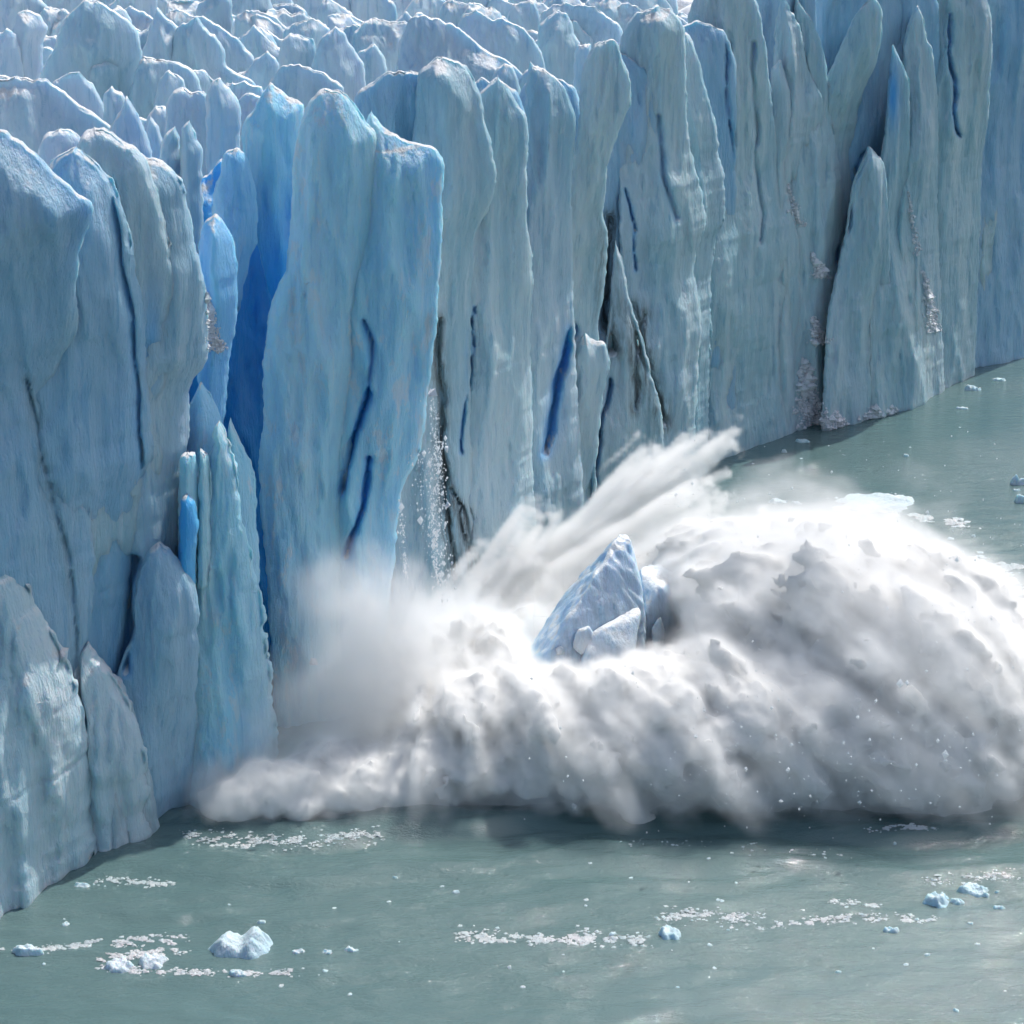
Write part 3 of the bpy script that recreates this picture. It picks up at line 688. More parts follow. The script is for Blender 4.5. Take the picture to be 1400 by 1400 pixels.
rubble([(1100, 490), (1103, 530), (1108, 560), (1122, 586)], 34, 420, .34, 'white rubble fan at the lake edge below the huge grey-green slab')
rubble([(1143, 562), (1147, 588)], 20, 110, .32, 'small white rubble fan right of the one below the huge slab')
rubble([(1192, 556), (1196, 579)], 30, 160, .34, 'white rubble heap at the lake edge below the leaning wedge')
rubble([(1219, 556), (1226, 568)], 16, 60, .3, 'smallest white rubble heap where the far wall turns away')
rubble([(1112, 432), (1118, 455), (1124, 470)], 20, 120, .3, 'white rubble clinging halfway up the wall right of the huge slab')
rubble([(1110, 345), (1118, 362), (1124, 380)], 18, 90, .3, 'topmost white rubble on a ledge right of the huge slab')
rubble([(1262, 370), (1270, 410), (1278, 455)], 16, 170, .3, 'long streak of sunlit rubble below the pillar with the blue pocket')
rubble([(1240, 260), (1248, 310), (1256, 350)], 9, 80, .22, 'thin sunlit rubble streak below the blue pocket')
rubble([(1077, 250), (1085, 280), (1094, 310)], 12, 80, .25, 'rubble on the bright right edge of the huge slab')
rubble([(283, 400), (290, 440), (295, 480)], 16, 160, .22, 'crumbled ice stuck on the blue hump in the cleft')
# ------------------------------------------------------------------ the spray thrown up by the fall
VX = 0.40                                               # voxel size, m
LO = np.array([-36.0, 194.0, -0.6]); HI = np.array([66.0, 290.0, 38.0])
RES = np.maximum(2, np.round((HI - LO) / VX).astype(int) + 1)
gx, gy, gz = [np.linspace(LO[k], HI[k], RES[k], dtype=np.float32) for k in range(3)]
GX, GY, GZ = gx[:, None, None], gy[None, :, None], gz[None, None, :]
# photo column, row, depth, radii (m), strength
DENSE = [
    (1150, 880, 229, 15, 13, 11.5, 1.0), (1250, 935, 223, 13, 12, 10.5, 1.0), (1335, 1005, 219, 10, 9, 8.5, 1.0), (1410, 985, 223, 9, 9, 9, .95), (1115, 885, 230, 10, 12, 11, 1.0),
    (1150, 1015, 216, 13, 10, 8.5, 1.0), (1020, 1020, 215, 12, 10, 8.5, 1.0), (890, 1015, 215, 12, 10, 8, 1.0), (775, 1020, 216, 11, 9, 7.5, 1.0), (680, 1025, 217, 10, 9, 7, 1.0), (1265, 1045, 214, 9, 8, 6.5, 1.0),
    (580, 1060, 214, 8, 8, 4.8, .95), (480, 1068, 213, 8, 7, 4, .95), (395, 1085, 210, 6, 5, 3.2, .95), (325, 1100, 208, 4.5, 3.5, 2.6, .85), (285, 1092, 208, 2.6, 2.5, 2.4, .5),
    (640, 940, 234, 12, 9, 8, .95), (750, 900, 243, 11, 8, 6, .9), (940, 830, 250, 9, 8, 8, .95), (1030, 790, 246, 12, 9, 7, .95),
]
MIST = [
    (540, 940, 222, 11, 6, 14, .15), (450, 940, 219, 10, 5, 14, .10), (420, 960, 214, 12, 4, 14, .10), (520, 910, 221, 10, 6, 13, .17), (480, 1000, 216, 9, 4, 8, .10), (610, 850, 246, 7, 6, 8, .14), (480, 820, 221, 9, 5, 11, .07), (340, 1040, 212, 6, 4, 6, .07),
    (283, 1070, 208, 3.2, 3, 4, .25), (1150, 720, 246, 17, 8, 4, .10), (650, 900, 232, 12, 8, 9, .14), (760, 840, 250, 10, 6, 7, .14),
]
SRC = np.array([*(on_plane(610, 930, 0.0))], np.float32); SRC[2] = -4


def ell(b):
    px, py, Y, rx, ry, rz, _ = b
    x, z = at_depth(px, py, Y)
    return x, Y, z, rx, ry, rz


dx, dy, dz = GX - SRC[0], GY - SRC[1], GZ - SRC[2]
dz = dz + 0.008 * (dx * dx + dy * dy)                   # unbend the ballistic arcs
rr = np.sqrt(dx * dx + dy * dy + dz * dz)
ux, uy, uz = dx / rr, dy / rr, dz / rr
# domain warp, then streaks that run outwards from where the ice struck the water, with round lobes at their ends
streak = fbm(ux * 12, uy * 12 + 3, uz * 12 + rr * 0.045, 4, 2.1, .55)
far_ = smooth(8, 24, rr)
lobes = .75 * far_ * np.abs(perlin(ux * 7 + 5, uy * 7, uz * 7 + rr * .085)) + far_ * .5 * np.abs(perlin(ux * 15, uy * 15 + 5, uz * 15 + rr * .16)) + (1 - far_) * np.abs(perlin(GX / 5 + 0 * rr, GY / 5, GZ / 4)) + far_ * .48 * np.abs(perlin(GX / 6.5 + 0 * rr, GY / 6.5, GZ / 5.5)) + (.42 + .12 * (1 - far_)) * np.abs(perlin(GX / 2.6 + 0 * rr, GY / 2.6, GZ / 2.6)) + .24 * np.abs(perlin(GX / 1.15 + 0 * rr, GY / 1.15, GZ / 1.15 + rr * .1))
Fd = np.full(rr.shape, -9.0, np.float32)
for b in DENSE:
    x, y, z, rx, ry, rz = ell(b)
    r = np.sqrt(((GX - x) / rx) ** 2 + ((GY - y) / ry) ** 2 + ((GZ - z) / rz) ** 2)
    f = b[6] - r
    k = 0.22                                            # smooth union
    h = np.clip(0.5 + 0.5 * (f - Fd) / k, 0, 1)
    Fd = Fd + (f - Fd) * h + k * h * (1 - h)
def capsule(A, B, ra, rb, power=1.0):
    """spray along a straight jet from A to B (photo column, row, depth), ra wide at its root and rb at its tip"""
    (ax_, az_), (bx_, bz_) = at_depth(*A), at_depth(*B)
    A = np.array([ax_, A[2], az_]); B = np.array([bx_, B[2], bz_]); D = B - A; L2 = D @ D
    m_ = ra * 2.2 + 1
    i0 = np.clip(((np.minimum(A, B) - m_ - LO) / VX).astype(int), 0, RES); i1 = np.clip(((np.maximum(A, B) + m_ - LO) / VX).astype(int) + 1, 0, RES)
    sl = tuple(slice(int(p), int(q)) for p, q in zip(i0, i1))
    X_, Y_, Z_ = GX[sl[0]], GY[:, sl[1]], GZ[:, :, sl[2]]
    t = np.clip(((X_ - A[0]) * D[0] + (Y_ - A[1]) * D[1] + (Z_ - A[2]) * D[2]) / L2, 0, 1)
    px, py, pz = X_ - A[0] - t * D[0], Y_ - A[1] - t * D[1], Z_ - A[2] - t * D[2]
    r = np.sqrt(px * px + py * py + pz * pz)
    al = t * math.sqrt(L2)
    st = fbm(px / 2.2 + al * .06, py / 2.6 + 4, pz / 1.7 + al * .05, 4)              # fibres along the jet
    pf = np.abs(perlin(X_ / 3.5 + 0 * r, Y_ / 3.5, Z_ / 3)) + .5 * np.abs(perlin(X_ / 1.5 + 0 * r, Y_ / 1.5, Z_ / 1.5))
    f = power - r / (ra + (rb - ra) * t) + (.34 + .75 * smooth(.45, 1, t)) * st - .25 * smooth(.8, 1, t) + .30 * (pf - .3)
    Fj[sl] = np.maximum(Fj[sl], f)


Fd = Fd + 0.46 * (lobes - .44) + 0.20 * streak * far_ * smooth(0, 7, GZ)
Fj = np.full(rr.shape, -9.0, np.float32)
for a_, b_, r0, r1, pw in (((650, 850, 258), (985, 606, 276), 6.0, 2.6, 1.0), ((760, 800, 258), (960, 690, 268), 6.0, 4.5, .8), ((690, 850, 258), (900, 640, 274), 6.5, 4.5, .8),
                           ((955, 640, 273), (950, 720, 266), 4.0, 3.0, .6), ((590, 900, 248), (735, 712, 264), 7.0, 3.5, .75), ((560, 900, 244), (668, 765, 256), 6.0, 3.0, .7),
                           ((890, 670, 269), (1003, 588, 277), 2.4, 1.2, .8), ((870, 700, 267), (992, 645, 273), 2.6, 1.2, .8), ((840, 690, 270), (935, 596, 278), 2.2, 1.0, .8)):
    capsule(a_, b_, r0, r1, pw)
jet = 0.9 * smooth(0.0, .75, Fj) ** 1.5
dens = 2.0 * smooth(0.0, 0.30, Fd) ** 1.3 + 0.13 * smooth(-.34, .10, Fd + .35 * streak)
dens = np.maximum(dens, jet)
soft = fbm(GX / 9 + 0 * rr, GY / 9, GZ / 14, 3)
for b in MIST:
    x, y, z, rx, ry, rz = ell(b)
    r = np.sqrt(((GX - x) / rx) ** 2 + ((GY - y) / ry) ** 2 + ((GZ - z) / rz) ** 2)
    dens = dens + b[6] * smooth(1.0, 0.1, r + .35 * soft + .2 * streak)
cxb, czb = at_depth(818, 844, 234.0)                    # the berg pushes the spray aside
carve = smooth(.72, 1.12, np.sqrt(((GX - cxb) / 10.8) ** 2 + ((GY - 233) / 18) ** 2 + ((GZ - czb - .28 * (233 - GY)) / 7.4) ** 2) + .10 * soft)
sdir = (math.sin(math.radians(34)) * math.cos(math.radians(52)), math.cos(math.radians(34)) * math.cos(math.radians(52)), math.sin(math.radians(52)))
for q_ in (8, 16):                                      # and opens a lane of clear air up towards the sun
    carve = carve * smooth(.65, 1.15, np.sqrt(((GX - cxb - q_ * sdir[0]) ** 2 + (GY - 237 - q_ * sdir[1]) ** 2 + (GZ - czb - q_ * sdir[2]) ** 2)) / 8.5 + .1 * soft)
dens = dens * carve
edge_ = 1.0
for k, G in ((0, GX), (1, GY), (2, GZ)):
    edge_ = edge_ * (smooth(HI[k], HI[k] - 3, G) if k == 2 else smooth(LO[k], LO[k] + 3, G) * smooth(HI[k], HI[k] - 3, G))
dens = (dens * edge_).astype(np.float32)
dens = np.maximum(dens - .022, 0)
bl_ = dens                                              # lone wisps far from the cloud are dropped
for k in range(3):
    c_ = np.cumsum(np.concatenate([np.zeros_like(bl_.take([0], k)), bl_], k), k); m_ = bl_.shape[k]; j_ = np.arange(m_)
    bl_ = (c_.take(np.minimum(j_ + 6, m_), k) - c_.take(np.maximum(j_ - 5, 0), k)) / 11
dens = (dens * smooth(.006, .03, bl_)).astype(np.float32); dens[dens < 0.004] = 0
del dx, dy, dz, ux, uy, uz, rr, streak, lobes, soft

sm, nt = new_mat('spray_volume'); n = N(nt)
pv = n('ShaderNodeVolumePrincipled', Color=(.985, .982, .974, 1), Density=1.0, Anisotropy=.12)
pv.inputs['Density Attribute'].default_value = 'density'
n('ShaderNodeOutputMaterial', Volume=pv.outputs[0])
cm, nt = new_mat('spray_water'); n = N(nt)
bs = n('ShaderNodeBsdfPrincipled', Base__Color=(.64, .635, .61, 1), Roughness=.9)
bs.inputs['Specular IOR Level'].default_value = .1
n('ShaderNodeOutputMaterial', Surface=bs.outputs[0])


def volume_tree(threshold, lo, res_):
    ng = bpy.data.node_groups.new('spray_grid', 'GeometryNodeTree')
    ng.interface.new_socket('Geometry', in_out='INPUT', socket_type='NodeSocketGeometry')
    ng.interface.new_socket('Geometry', in_out='OUTPUT', socket_type='NodeSocketGeometry')
    g = N(ng)
    gi = ng.nodes.new('NodeGroupInput'); go = ng.nodes.new('NodeGroupOutput')
    pos = g('GeometryNodeInputPosition').outputs[0]
    q = g('ShaderNodeVectorMath', _operation='SUBTRACT', i0=pos, i1=tuple(lo)).outputs[0]
    q = g('ShaderNodeVectorMath', _operation='MULTIPLY', i0=q, i1=tuple((res_ - 1) / (HI - lo))).outputs[0]
    q = g('ShaderNodeVectorMath', _operation='ADD', i0=q, i1=(.5, .5, .5)).outputs[0]
    q = g('ShaderNodeVectorMath', _operation='FLOOR', i0=q).outputs[0]
    q = g('ShaderNodeSeparateXYZ', Vector=q)
    idx = g.math('ADD', g.math('MULTIPLY', g.math('ADD', g.math('MULTIPLY', q.outputs[0], float(res_[1])), q.outputs[1]), float(res_[2])), q.outputs[2])
    # floats hold whole numbers up to 16.7 million, the grid is smaller than that
    at = g('GeometryNodeInputNamedAttribute', _data_type='FLOAT'); at.inputs['Name'].default_value = 'dens'
    si = g('GeometryNodeSampleIndex', _data_type='FLOAT', _domain='POINT')
    ng.links.new(gi.outputs[0], si.inputs['Geometry']); ng.links.new(at.outputs[0], si.inputs['Value']); ng.links.new(idx, si.inputs['Index'])
    vc = g('GeometryNodeVolumeCube')
    ng.links.new(si.outputs[0], vc.inputs['Density'])
    vc.inputs['Min'].default_value = tuple(lo); vc.inputs['Max'].default_value = tuple(HI)
    for nm, v in zip(('Resolution X', 'Resolution Y', 'Resolution Z'), res_): vc.inputs[nm].default_value = int(v)
    res = vc.outputs[0]
    if threshold:
        vm = g('GeometryNodeVolumeToMesh'); vm.inputs['Threshold'].default_value = threshold
        ng.links.new(res, vm.inputs['Volume']); res = vm.outputs[0]
    st = g('GeometryNodeSetMaterial'); st.inputs['Material'].default_value = cm if threshold else sm
    ng.links.new(res, st.inputs['Geometry']); ng.links.new(st.outputs[0], go.inputs[0])
    return ng


print('spray grid', RES, RES.prod(), float(dens.max()))
dm = bpy.data.meshes.new('spray_mist'); dm.vertices.add(int(RES.prod()))
dm.attributes.new('dens', 'FLOAT', 'POINT').data.foreach_set('value', dens.ravel())
dm.materials.append(sm)
mist = bpy.data.objects.new('spray_mist', dm); COL.objects.link(mist)
CORE = 1.25
md = mist.modifiers.new('grid', 'NODES'); md.node_group = volume_tree(CORE, LO, RES)
dg = bpy.context.evaluated_depsgraph_get()
ev = mist.evaluated_get(dg); cmesh = bpy.data.meshes.new_from_object(ev)
cmesh.name = 'spray_billow'; cmesh.materials.clear(); cmesh.materials.append(cm)
cmesh.polygons.foreach_set('use_smooth', np.ones(len(cmesh.polygons), bool))
core = bpy.data.objects.new('spray_billow', cmesh); COL.objects.link(core)
print('core', len(cmesh.vertices))
mist.modifiers.remove(md)
K0 = int(math.ceil((0.5 - LO[2]) / VX))                 # the mist itself stays just clear of the water
lo2 = LO.copy(); lo2[2] = LO[2] + K0 * (HI[2] - LO[2]) / (RES[2] - 1)
dv = np.ascontiguousarray(dens[:, :, K0:]); res2 = np.array(dv.shape)
d2m = bpy.data.meshes.new('spray_mist'); d2m.vertices.add(int(res2.prod()))
d2m.attributes.new('dens', 'FLOAT', 'POINT').data.foreach_set('value', dv.ravel())
d2m.materials.append(sm); mist.data = d2m; bpy.data.meshes.remove(dm)
md = mist.modifiers.new('grid', 'NODES'); md.node_group = volume_tree(None, lo2, res2)
tag(core, 'dense white billows of spray bursting out over the lake', 'spray', kind='stuff')
tag(mist, 'soft white mist hanging around the spray and the foot of the ice', 'mist', kind='stuff')
# ------------------------------------------------------------------ the lake
def water_material():
    m, nt = new_mat('lake_water'); n = N(nt)
    P = n('ShaderNodeNewGeometry').outputs['Position']
    a = n.noise(n.stretch(P, .45, 1.3, 1), .50, 4, .6)
    b = n.noise(n.stretch(P, .7, 1.3, 1), 3.2, 4, .65)
    calm = n.step(n.noise(n.stretch(P, .5, 1, 1), .035, 3, .5), .35, .62)
    h = n.math('ADD', n.math('MULTIPLY', a, .55), n.math('MULTIPLY', n.math('MULTIPLY', b, .30), n.math('ADD', calm, .35)))
    bump = n('ShaderNodeBump', Strength=.42, Distance=.9, Height=h)
    col = n.mix(n.step(n.noise(P, .03, 3, .5), .35, .65), (.085, .150, .147), (.105, .170, .165))
    bs = n('ShaderNodeBsdfPrincipled', Base__Color=col, Roughness=.05, IOR=1.5, Normal=bump.outputs[0])
    n('ShaderNodeOutputMaterial', Surface=bs.outputs[0])
    return m


WATER = water_material()
ax = np.concatenate([[-2500, -900, -400, -200, -120], np.arange(-70, 80, .5), [120, 200, 400, 900, 2500]])
ay = np.concatenate([[-300, 0, 80, 130], np.arange(158, 262, .4), np.arange(262, 420, 1.0), [440, 500, 700, 1200, 2500]])
WXg, WYg = np.meshgrid(ax, ay, indexing='ij')


def water_z(x, y):
    """swell running out from the foot of the spray"""
    x = np.asarray(x, float); y = np.asarray(y, float)
    near = smooth(-75, -50, x) * smooth(85, 60, x) * smooth(150, 165, y) * smooth(320, 290, y)
    d = 206 - y + 3.0 * perlin(x / 14, y * 0, y * 0) + 2 * np.sin(x / 9)     # distance in front of the spray
    sw = .38 * np.cos(d * 2 * np.pi / 9.5 + .6) * np.exp(-np.maximum(d, 0) / 11) * smooth(-12, 0, d)
    sw = sw + .10 * np.cos(d * 2 * np.pi / 4.1 + x / 7) * np.exp(-np.maximum(d, 0) / 20)
    hump = .8 * np.exp(-((x + 10) / 9) ** 2 - ((y - 207.5) / 2.4) ** 2)
    return near * (sw + hump + .15 * fbm(x / 4.5, y / 1.9, x * 0, 4))


Zw = water_z(WXg, WYg)
a, b = WXg.shape
i = np.arange(a - 1)[:, None] * b; j = np.arange(b - 1)[None, :]
tag(mesh_object('lake', np.stack([WXg, WYg, Zw], -1).reshape(-1, 3), np.stack([i + j, i + b + j, i + b + j + 1, i + j + 1], -1).reshape(-1, 4), WATER),
    'milky grey-green glacial lake in front of the ice wall', 'lake', kind='structure')


# ------------------------------------------------------------------ the berg thrown up inside the spray
import bmesh


def hull(name, pts, mat, parent=None, cuts=9, amp=.22, blue=0.0, seed=0, blur=2):
    """pts: (photo column, row, depth) -> a chiselled block of ice through those corners"""
    bm = bmesh.new()
    for px, py, Y in pts:
        x, z = at_depth(px, py, Y); bm.verts.new((float(x), Y, float(z)))
    r = bmesh.ops.convex_hull(bm, input=bm.verts)
    bmesh.ops.delete(bm, geom=[g for g in bm.verts if not g.link_faces], context='VERTS')
    bmesh.ops.subdivide_edges(bm, edges=bm.edges, cuts=cuts, use_grid_fill=True)
    bmesh.ops.triangulate(bm, faces=[f for f in bm.faces if len(f.verts) > 4])
    for _ in range(blur):
        bmesh.ops.smooth_vert(bm, verts=bm.verts, factor=.4, use_axis_x=True, use_axis_y=True, use_axis_z=True)
    bm.normal_update()
    co = np.array([v.co for v in bm.verts]); nn = np.array([v.normal for v in bm.verts])
    x, y, z = co.T + seed * 7.3
    d = amp * (fbm(x / 2.2, y / 2.2, z / 3.2, 4) + .7 * (.4 - np.abs(perlin((x + .6 * z) / .9, y / .9, z / 4)) * 1.6))
    co = co + nn * d[:, None]
    fs = [[v.index for v in f.verts] for f in bm.faces]
    tri = np.array([f for f in fs if len(f) == 3]).reshape(-1, 3); qd = np.array([f for f in fs if len(f) == 4]).reshape(-1, 4)
    bm.free()
    if parent: co = co - np.array(parent.location)
    return mesh_object(name, co, [tri, qd], mat, parent, dict(blue=blue + .25 * smooth(.35, .8, -nn[:, 0]), dirt=.28 * smooth(.45, .85, -nn[:, 1])))  # berg's lit and shaded sides painted in: bluer left faces, greyer front faces


berg = empty('iceberg', (float(on_plane(815, 960)[0]), 236.0, 0.0))
tag(berg, 'sharp grey-and-blue iceberg thrust up out of the spray', 'iceberg', kind='thing')
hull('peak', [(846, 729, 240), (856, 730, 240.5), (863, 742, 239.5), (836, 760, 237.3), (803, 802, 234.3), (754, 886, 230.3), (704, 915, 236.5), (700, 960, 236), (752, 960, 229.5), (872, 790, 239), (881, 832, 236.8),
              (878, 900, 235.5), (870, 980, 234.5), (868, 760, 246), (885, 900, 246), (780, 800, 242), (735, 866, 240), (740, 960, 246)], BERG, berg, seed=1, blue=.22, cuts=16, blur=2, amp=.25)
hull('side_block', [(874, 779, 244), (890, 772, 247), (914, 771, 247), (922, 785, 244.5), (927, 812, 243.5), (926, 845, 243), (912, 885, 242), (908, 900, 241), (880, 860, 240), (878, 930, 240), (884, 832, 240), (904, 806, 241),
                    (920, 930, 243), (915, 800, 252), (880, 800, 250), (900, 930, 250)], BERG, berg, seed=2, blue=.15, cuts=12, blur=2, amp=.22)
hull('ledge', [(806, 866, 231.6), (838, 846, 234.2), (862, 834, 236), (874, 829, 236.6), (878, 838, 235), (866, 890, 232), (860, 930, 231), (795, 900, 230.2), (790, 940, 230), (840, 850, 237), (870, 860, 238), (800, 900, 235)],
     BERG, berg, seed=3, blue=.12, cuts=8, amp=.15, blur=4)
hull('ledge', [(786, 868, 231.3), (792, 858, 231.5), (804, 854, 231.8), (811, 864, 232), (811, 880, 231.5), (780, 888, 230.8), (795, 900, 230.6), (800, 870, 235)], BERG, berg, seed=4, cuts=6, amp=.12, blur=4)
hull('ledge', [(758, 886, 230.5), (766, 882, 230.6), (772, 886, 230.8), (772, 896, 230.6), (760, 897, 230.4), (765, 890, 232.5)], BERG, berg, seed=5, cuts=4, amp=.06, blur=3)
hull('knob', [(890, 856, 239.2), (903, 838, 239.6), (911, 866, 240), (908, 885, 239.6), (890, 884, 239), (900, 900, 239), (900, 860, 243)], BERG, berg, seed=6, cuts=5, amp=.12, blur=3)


# ------------------------------------------------------------------ floes
def lump(name, px, py, wpx, hpx, mat=FLOE, seed=0, flat=1.0, blue=.15, peaks=None, depth=None, m=26):
    """a floating piece of ice: px, py is the middle of its waterline in the photo, wpx by hpx its size there"""
    x0, y0, _ = on_plane(px, py + hpx * .35)
    sc_ = math.hypot(y0, H) / F
    W = wpx * sc_ / 2
    Hh = max(.12, hpx * sc_ * .80 / flat); Dp = depth or max(W * .55, .3)
    u, v = np.meshgrid(np.linspace(-1.25, 1.25, m), np.linspace(-1.25, 1.25, m), indexing='ij')
    r = np.hypot(u, v) + .28 * fbm(u * 1.7 + seed * 3.1, v * 1.7, 0 * u + seed, 3)
    base = smooth(1.0, .55 if flat == 1 else .8, r)
    if peaks:
        hh = sum(a * np.exp(-((u - c) / s_) ** 2) for c, a, s_ in peaks)
    else:
        hh = .75 + .55 * fbm(u * 1.4 + seed * 5.3, v * 1.4, 0 * u, 3) - .15 * u
    Z = Hh * base * np.clip(hh, .1, 1.4) - .35 * smooth(.9, 1.1, r) - .12
    Z = Z + Hh * .16 * base * (.5 - np.abs(perlin(u * 5 + seed, v * 5, 0 * u)) * 2)
    wz = float(water_z(x0, y0))
    i = np.arange(m - 1)[:, None] * m; j = np.arange(m - 1)[None, :]
    q = np.stack([i + j, i + m + j, i + m + j + 1, i + j + 1], -1).reshape(-1, 4)
    bl = blue * smooth(.5, 1.0, r)
    o = mesh_object(name, np.stack([u * W, v * Dp, Z], -1).reshape(-1, 3), q, mat, attrs=dict(blue=bl.ravel(), dirt=np.zeros(m * m)))
    o.location = (x0, y0, wz)
    return o


FL = [
    (1200, 684, 104, 13, 1.5, .10, 'long flat-topped white ice floe beyond the spray', None, 4.5),
    (1062, 684, 30, 8, 1, .05, 'low white floe left of the long flat-topped one', None, None),
    (1088, 687, 18, 6, 1, .05, 'smaller white floe touching the low one left of the long flat-topped floe', None, None),
    (330, 1284, 94, 30, 1, .5, 'twin-humped pale blue ice floe floating in front of the near wall', [(-.5, .85, .42), (.45, 1.1, .38)], 2.2),
    (916, 1272, 36, 16, 1, .7, 'light blue ice floe at the right end of the foam line', None, 1.4),
    (1280, 1226, 38, 15, 1, .8, 'light blue lumpy floe at the lower right', None, 1.3),
    (1308, 1229, 24, 10, 1, .2, 'white floe touching the light blue lumpy one at the lower right', None, None),
    (1333, 1213, 50, 12, 1, .15, 'longer white floe behind the lumpy blue one at the lower right', None, 1.2),
    (1220, 1270, 26, 9, 1, .1, 'lone white oval floe below the lumpy blue one', None, None),
    (1366, 1240, 20, 7, 1, .1, 'small oval floe near the right edge of the photo', None, None),
    (1394, 657, 26, 14, 1, .1, 'white floe at the right edge of the photo, topmost of three', None, None),
    (1397, 681, 22, 16, 1, .1, 'white floe at the right edge of the photo, lowest of three', None, None),
    (1390, 669, 14, 5, 1, .1, 'tiny flat floe between the two at the right edge', None, None),
    (38, 1298, 46, 14, 1, .1, 'bright white floe at the lower left edge', None, None),
    (164, 1316, 44, 14, 1, .1, 'white floe in the left brash patch, its left half', None, 1.2),
    (208, 1312, 40, 12, 1, .1, 'white floe in the left brash patch, its right half', None, 1.2),
    (326, 1331, 28, 9, 1, .1, 'white oval floe at the end of the left brash line', None, None),
    (447, 1301, 18, 8, 1, .1, 'small white floe right of the twin-humped one, the nearer of two', None, None),
    (480, 1296, 22, 8, 1, .1, 'small white floe right of the twin-humped one, the farther of two', None, None),
    (408, 1300, 24, 6, 1, .1, 'thin floe just right of the twin-humped one', None, None),
    (112, 1209, 28, 8, 1, .1, 'flat white floe drifting at the foot of the near wall', None, None),
    (1330, 530, 24, 9, 1, .1, 'white floe lying in the shadow of the far wall', None, None),
    (1366, 518, 22, 6, 1, .1, 'thin floe close under the far wall near the right edge', None, None),
    (1316, 557, 20, 5, 1, .1, 'thin white floe off the corner of the far wall', None, None),
    (1098, 602, 22, 6, 1, .1, 'small white floe beside the rubble cones', None, None),
    (1072, 616, 9, 7, 1, .1, 'tiny white floe off the foot of the huge slab', None, None),
    (1239, 622, 10, 5, 1, .1, 'tiny white floe alone in open water beyond the spray', None, None),
    (1247, 790, 30, 16, 1, .4, 'pale floe washed by foam at the right of the spray', None, None),
    (1345, 792, 30, 14, 1, .6, 'pale blue floe amid the foam at the right of the spray', None, None),
]
for k, (px, py, wp, hp, fl, bl, lab, pk, dp_) in enumerate(FL):
    tag(lump('ice_floe', px, py, wp, hp, seed=k + 1, flat=fl, blue=bl, peaks=pk, depth=dp_), lab, 'ice floe', 'ice floes on the lake', 'thing')
bits = [lump('ice_bit', 700, 1300, 9 + 2 * k, 4 + k, seed=60 + k, blue=.1, m=10) for k in range(4)]
spots = []
while len(spots) < 64:
    px, py = rng.uniform(5, 1395), rng.choice([rng.uniform(560, 760), rng.uniform(1150, 1390), rng.uniform(1200, 1330)])
    if py < 800 and (px < 1000 or py < np.interp(px, LINE_X, LINE_Y) + 12 or (py > 690 and px < 1250)): continue
    if py > 1100 and py < np.interp(px, LINE_X, LINE_Y) + 25: continue
    spots.append((px, py))
for k, (px, py) in enumerate(spots):
    o = bits[k] if k < 4 else bits[k % 4].copy()
    if k >= 4: COL.objects.link(o)
    x, y, _ = on_plane(px, py)
    s_ = rng.uniform(.35, 1.1) * (1.3 if py < 800 else 1)
    o.location = (x, y, float(water_z(x, y))); o.scale = (s_, s_, s_); o.rotation_euler[2] = rng.uniform(0, 6.3)
    tag(o, 'tiny white bit of ice adrift on the open lake', 'ice bit', 'bits of ice adrift', 'thing')

# ------------------------------------------------------------------ brash and foam (too many pieces to count)
def band(poly, th, count, size, label):
    poly = np.array(poly, float); L = np.concatenate([[0], np.cumsum(np.hypot(*np.diff(poly, axis=0).T))])
    t = rng.uniform(0, L[-1], count * 3); px, py = np.interp(t, L, poly[:, 0]), np.interp(t, L, poly[:, 1])
    px = px + rng.normal(0, 6, len(t)); off = rng.normal(0, .45, len(t)) * th
    py = py + off
    k = fbm(px / 22, py / 7, 0 * px + count, 3) > -.05
    px, py = px[k][:count], py[k][:count]
    x, y, _ = on_plane(px, py)
    s_ = size * np.exp(np.clip(rng.normal(-.15, .7, len(x)), -1.5, .75)) * y / 190
    tag(crumbs('brash_ice', np.stack([x, y, water_z(x, y) + .01], -1), s_, FLOE, .28), label, 'brash ice', 'brash ice bands on the lake', 'stuff')


band([(628, 1278), (720, 1284), (800, 1283), (895, 1286)], 9, 700, .15, 'band of white brash and foam in the middle foreground')
band([(900, 1252), (960, 1250), (1040, 1256)], 10, 420, .12, 'loose foam patch above the light blue floe')
band([(1040, 1265), (1110, 1258), (1200, 1255), (1275, 1258)], 5, 380, .13, 'thin line of brash running towards the lumpy blue floe')
band([(1145, 1233), (1200, 1238)], 5, 170, .12, 'short dash of brash above the thin line at the lower right')
band([(1270, 1205), (1330, 1200), (1400, 1195)], 6, 200, .11, 'scattered brash at the right edge below the spray')
band([(0, 1302), (45, 1298), (90, 1294), (140, 1288)], 6, 380, .13, 'line of brash at the lower left edge')
band([(135, 1322), (220, 1328), (300, 1332), (410, 1330)], 5, 460, .14, 'lowest line of brash in the left foreground')
band([(160, 1290), (205, 1284), (250, 1284)], 7, 300, .13, 'brash patch behind the two white floes on the left')
band([(140, 1312), (200, 1304), (245, 1302)], 7, 300, .14, 'brash packed round the two white floes on the left')
band([(130, 1204), (170, 1201), (230, 1208)], 6, 260, .12, 'brash patch drifting off the foot of the near wall')
band([(255, 1140), (330, 1148), (420, 1150), (520, 1142)], 8, 900, .12, 'foam fringe at the foot of the spray by the near wall')
band([(1150, 694), (1215, 702), (1270, 710), (1325, 719)], 4, 620, .20, 'streak of brash behind the spray below the long flat floe')
band([(1330, 780), (1370, 800), (1400, 830)], 22, 1700, .20, 'wide sheet of foam and brash right of the spray')
band([(1310, 772), (1360, 775), (1405, 778)], 4, 700, .20, 'bright upper margin of the foam sheet right of the spray')
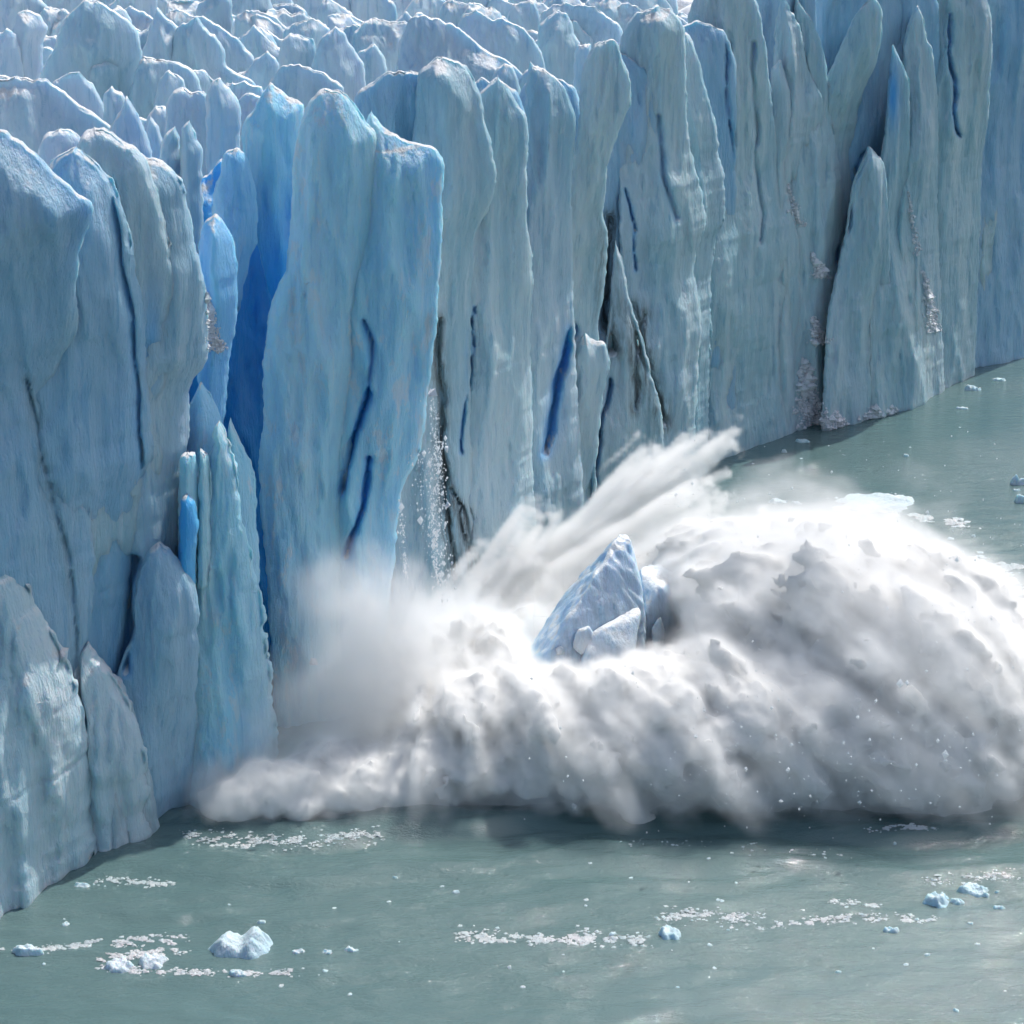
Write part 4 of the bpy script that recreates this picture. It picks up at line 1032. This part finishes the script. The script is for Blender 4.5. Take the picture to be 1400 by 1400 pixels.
band([(1185, 1138), (1230, 1134), (1275, 1140)], 4, 260, .12, 'small foam patch under the right end of the spray')
band([(840, 1150), (1010, 1160), (1160, 1168)], 9, 60, .10, 'few specks of foam in front of the darkest spray')

DROP, nt = new_mat('backlit_drops'); n = N(nt)
d_ = n('ShaderNodeBsdfDiffuse', Color=(.85, .87, .88, 1)); t_ = n('ShaderNodeBsdfTranslucent', Color=(.92, .93, .94, 1))
mx = n('ShaderNodeMixShader', Fac=.6); nt.links.new(d_.outputs[0], mx.inputs[1]); nt.links.new(t_.outputs[0], mx.inputs[2])
n('ShaderNodeOutputMaterial', Surface=mx.outputs[0])

# ------------------------------------------------------------------ ice falling beside the calving column
def chunk(px, py, w_, label, seed):
    Y = 224.0; x, z = at_depth(px, py, Y); r_ = w_ * Y / 3250 / 2
    pts = np.random.default_rng(seed).normal(size=(9, 3)); pts /= np.linalg.norm(pts, axis=1)[:, None]
    bm = bmesh.new()
    for q in pts: bm.verts.new(q * r_ * (1, 1, 1.15))
    bmesh.ops.convex_hull(bm, input=bm.verts)
    me = bpy.data.meshes.new('falling_ice'); bm.to_mesh(me); bm.free(); me.materials.append(RUBBLE)
    for nm in ('blue', 'dirt'): me.attributes.new(nm, 'FLOAT', 'POINT')
    o = bpy.data.objects.new('falling_ice', me); COL.objects.link(o); o.location = (float(x), Y, float(z))
    tag(o, label, 'ice chunk', 'ice chunks in free fall', 'thing')


chunk(592, 538, 14, 'largest falling ice chunk, at the edge of the calving column', 1)
chunk(611, 615, 11, 'falling ice chunk below the largest one', 2)
chunk(612, 690, 9, 'falling ice chunk halfway down the dark wall', 3)
chunk(618, 770, 5, 'small falling ice chunk just above the mist', 4)
chunk(429, 903, 16, 'pale ice lump dropping through the mist in front of the calving column', 5)
chunk(272, 800, 12, 'small white ice lump breaking off beside the rounded knob', 6)
tx, ty = [], []
for (xa, ya), (xb, yb), c_, wd in [((590, 540), (606, 690), 260, 7), ((595, 600), (600, 800), 300, 12), ((548, 690), (556, 800), 170, 4), ((590, 690), (600, 800), 200, 4), ((575, 620), (612, 830), 260, 16)]:
    t = rng.uniform(0, 1, c_); tx.append(xa + (xb - xa) * t + rng.normal(0, wd * .6, c_)); ty.append(ya + (yb - ya) * t)
tx, ty = np.concatenate(tx), np.concatenate(ty)
x, z = at_depth(tx, ty, 225.0)
tag(crumbs('falling_crumbs', np.stack([x, 225 + rng.normal(0, 1.2, len(x)), z], -1), .05 * np.exp(rng.normal(0, .6, len(x))), DROP, 1.6),
    'shower of ice crumbs falling past the dark wall beside the calving column', 'falling ice', kind='stuff')
px = np.concatenate([rng.uniform(940, 1400, 260), rng.normal(1080, 170, 330), rng.normal(960, 40, 60), rng.normal(1330, 40, 60)])
py = np.concatenate([rng.uniform(590, 1130, 260), rng.normal(1010, 65, 330), rng.normal(690, 50, 60), rng.normal(830, 60, 60)])
Yd = np.where(py > 900, 201.5, np.where(px < 1000, 258.0, 212.0)) + rng.uniform(-3, 3, len(px))
x, z = at_depth(px, py, Yd); k = z > .3
tag(crumbs('flung_drops', np.stack([x, Yd, z], -1)[k], (.06 * np.exp(rng.normal(0, .55, len(x))))[k], DROP, 1.2),
    'glinting drops and crumbs flung out ahead of the spray', 'drops', kind='stuff')

# ------------------------------------------------------------------ camera, light, render settings
cam = bpy.data.cameras.new("camera"); cam.sensor_width = 36; cam.lens = 36 * F / 1400
cam.clip_end = 5000; cam.clip_start = 1
co = bpy.data.objects.new("camera", cam); COL.objects.link(co)
co.location = (0, 0, H); co.rotation_euler = (math.pi / 2 - PITCH, 0, 0)
sc.camera = co

SUN_AZ, SUN_EL = math.radians(34), math.radians(52)      # azimuth to the right of the view direction
w = bpy.data.worlds.new("World"); sc.world = w; w.use_nodes = True
nt = w.node_tree; nt.nodes.clear(); n = N(nt)
sky = n('ShaderNodeTexSky', _sky_type='NISHITA', _sun_disc=False, _sun_elevation=SUN_EL, _sun_rotation=SUN_AZ, _dust_density=2.5, _ozone_density=.6)
bg = n('ShaderNodeBackground', Color=sky.outputs[0], Strength=0.15)
n('ShaderNodeOutputWorld', Surface=bg.outputs[0])
sl = bpy.data.lights.new("sun", 'SUN'); sl.energy = 3.8; sl.angle = math.radians(0.5); sl.color = (1.0, 0.97, 0.93)
so = bpy.data.objects.new("sun", sl); COL.objects.link(so)
sd_ = Vector((math.sin(SUN_AZ) * math.cos(SUN_EL), math.cos(SUN_AZ) * math.cos(SUN_EL), math.sin(SUN_EL)))
so.rotation_euler = sd_.to_track_quat('Z', 'Y').to_euler(); so.location = (60, 300, 200)

vs = sc.view_settings; vs.view_transform = 'Standard'; vs.look = 'None'; vs.gamma = 1; vs.exposure = 0.18
cy = sc.cycles
cy.max_bounces = 10; cy.diffuse_bounces = 3; cy.glossy_bounces = 3; cy.transmission_bounces = 4; cy.volume_bounces = 8
cy.transparent_max_bounces = 96; cy.volume_step_rate = 1.0; cy.volume_max_steps = 512
cy.caustics_reflective = False; cy.caustics_refractive = False
cy.time_limit = 900
cy.use_adaptive_sampling = True; cy.adaptive_threshold = 0.04; cy.use_denoising = True
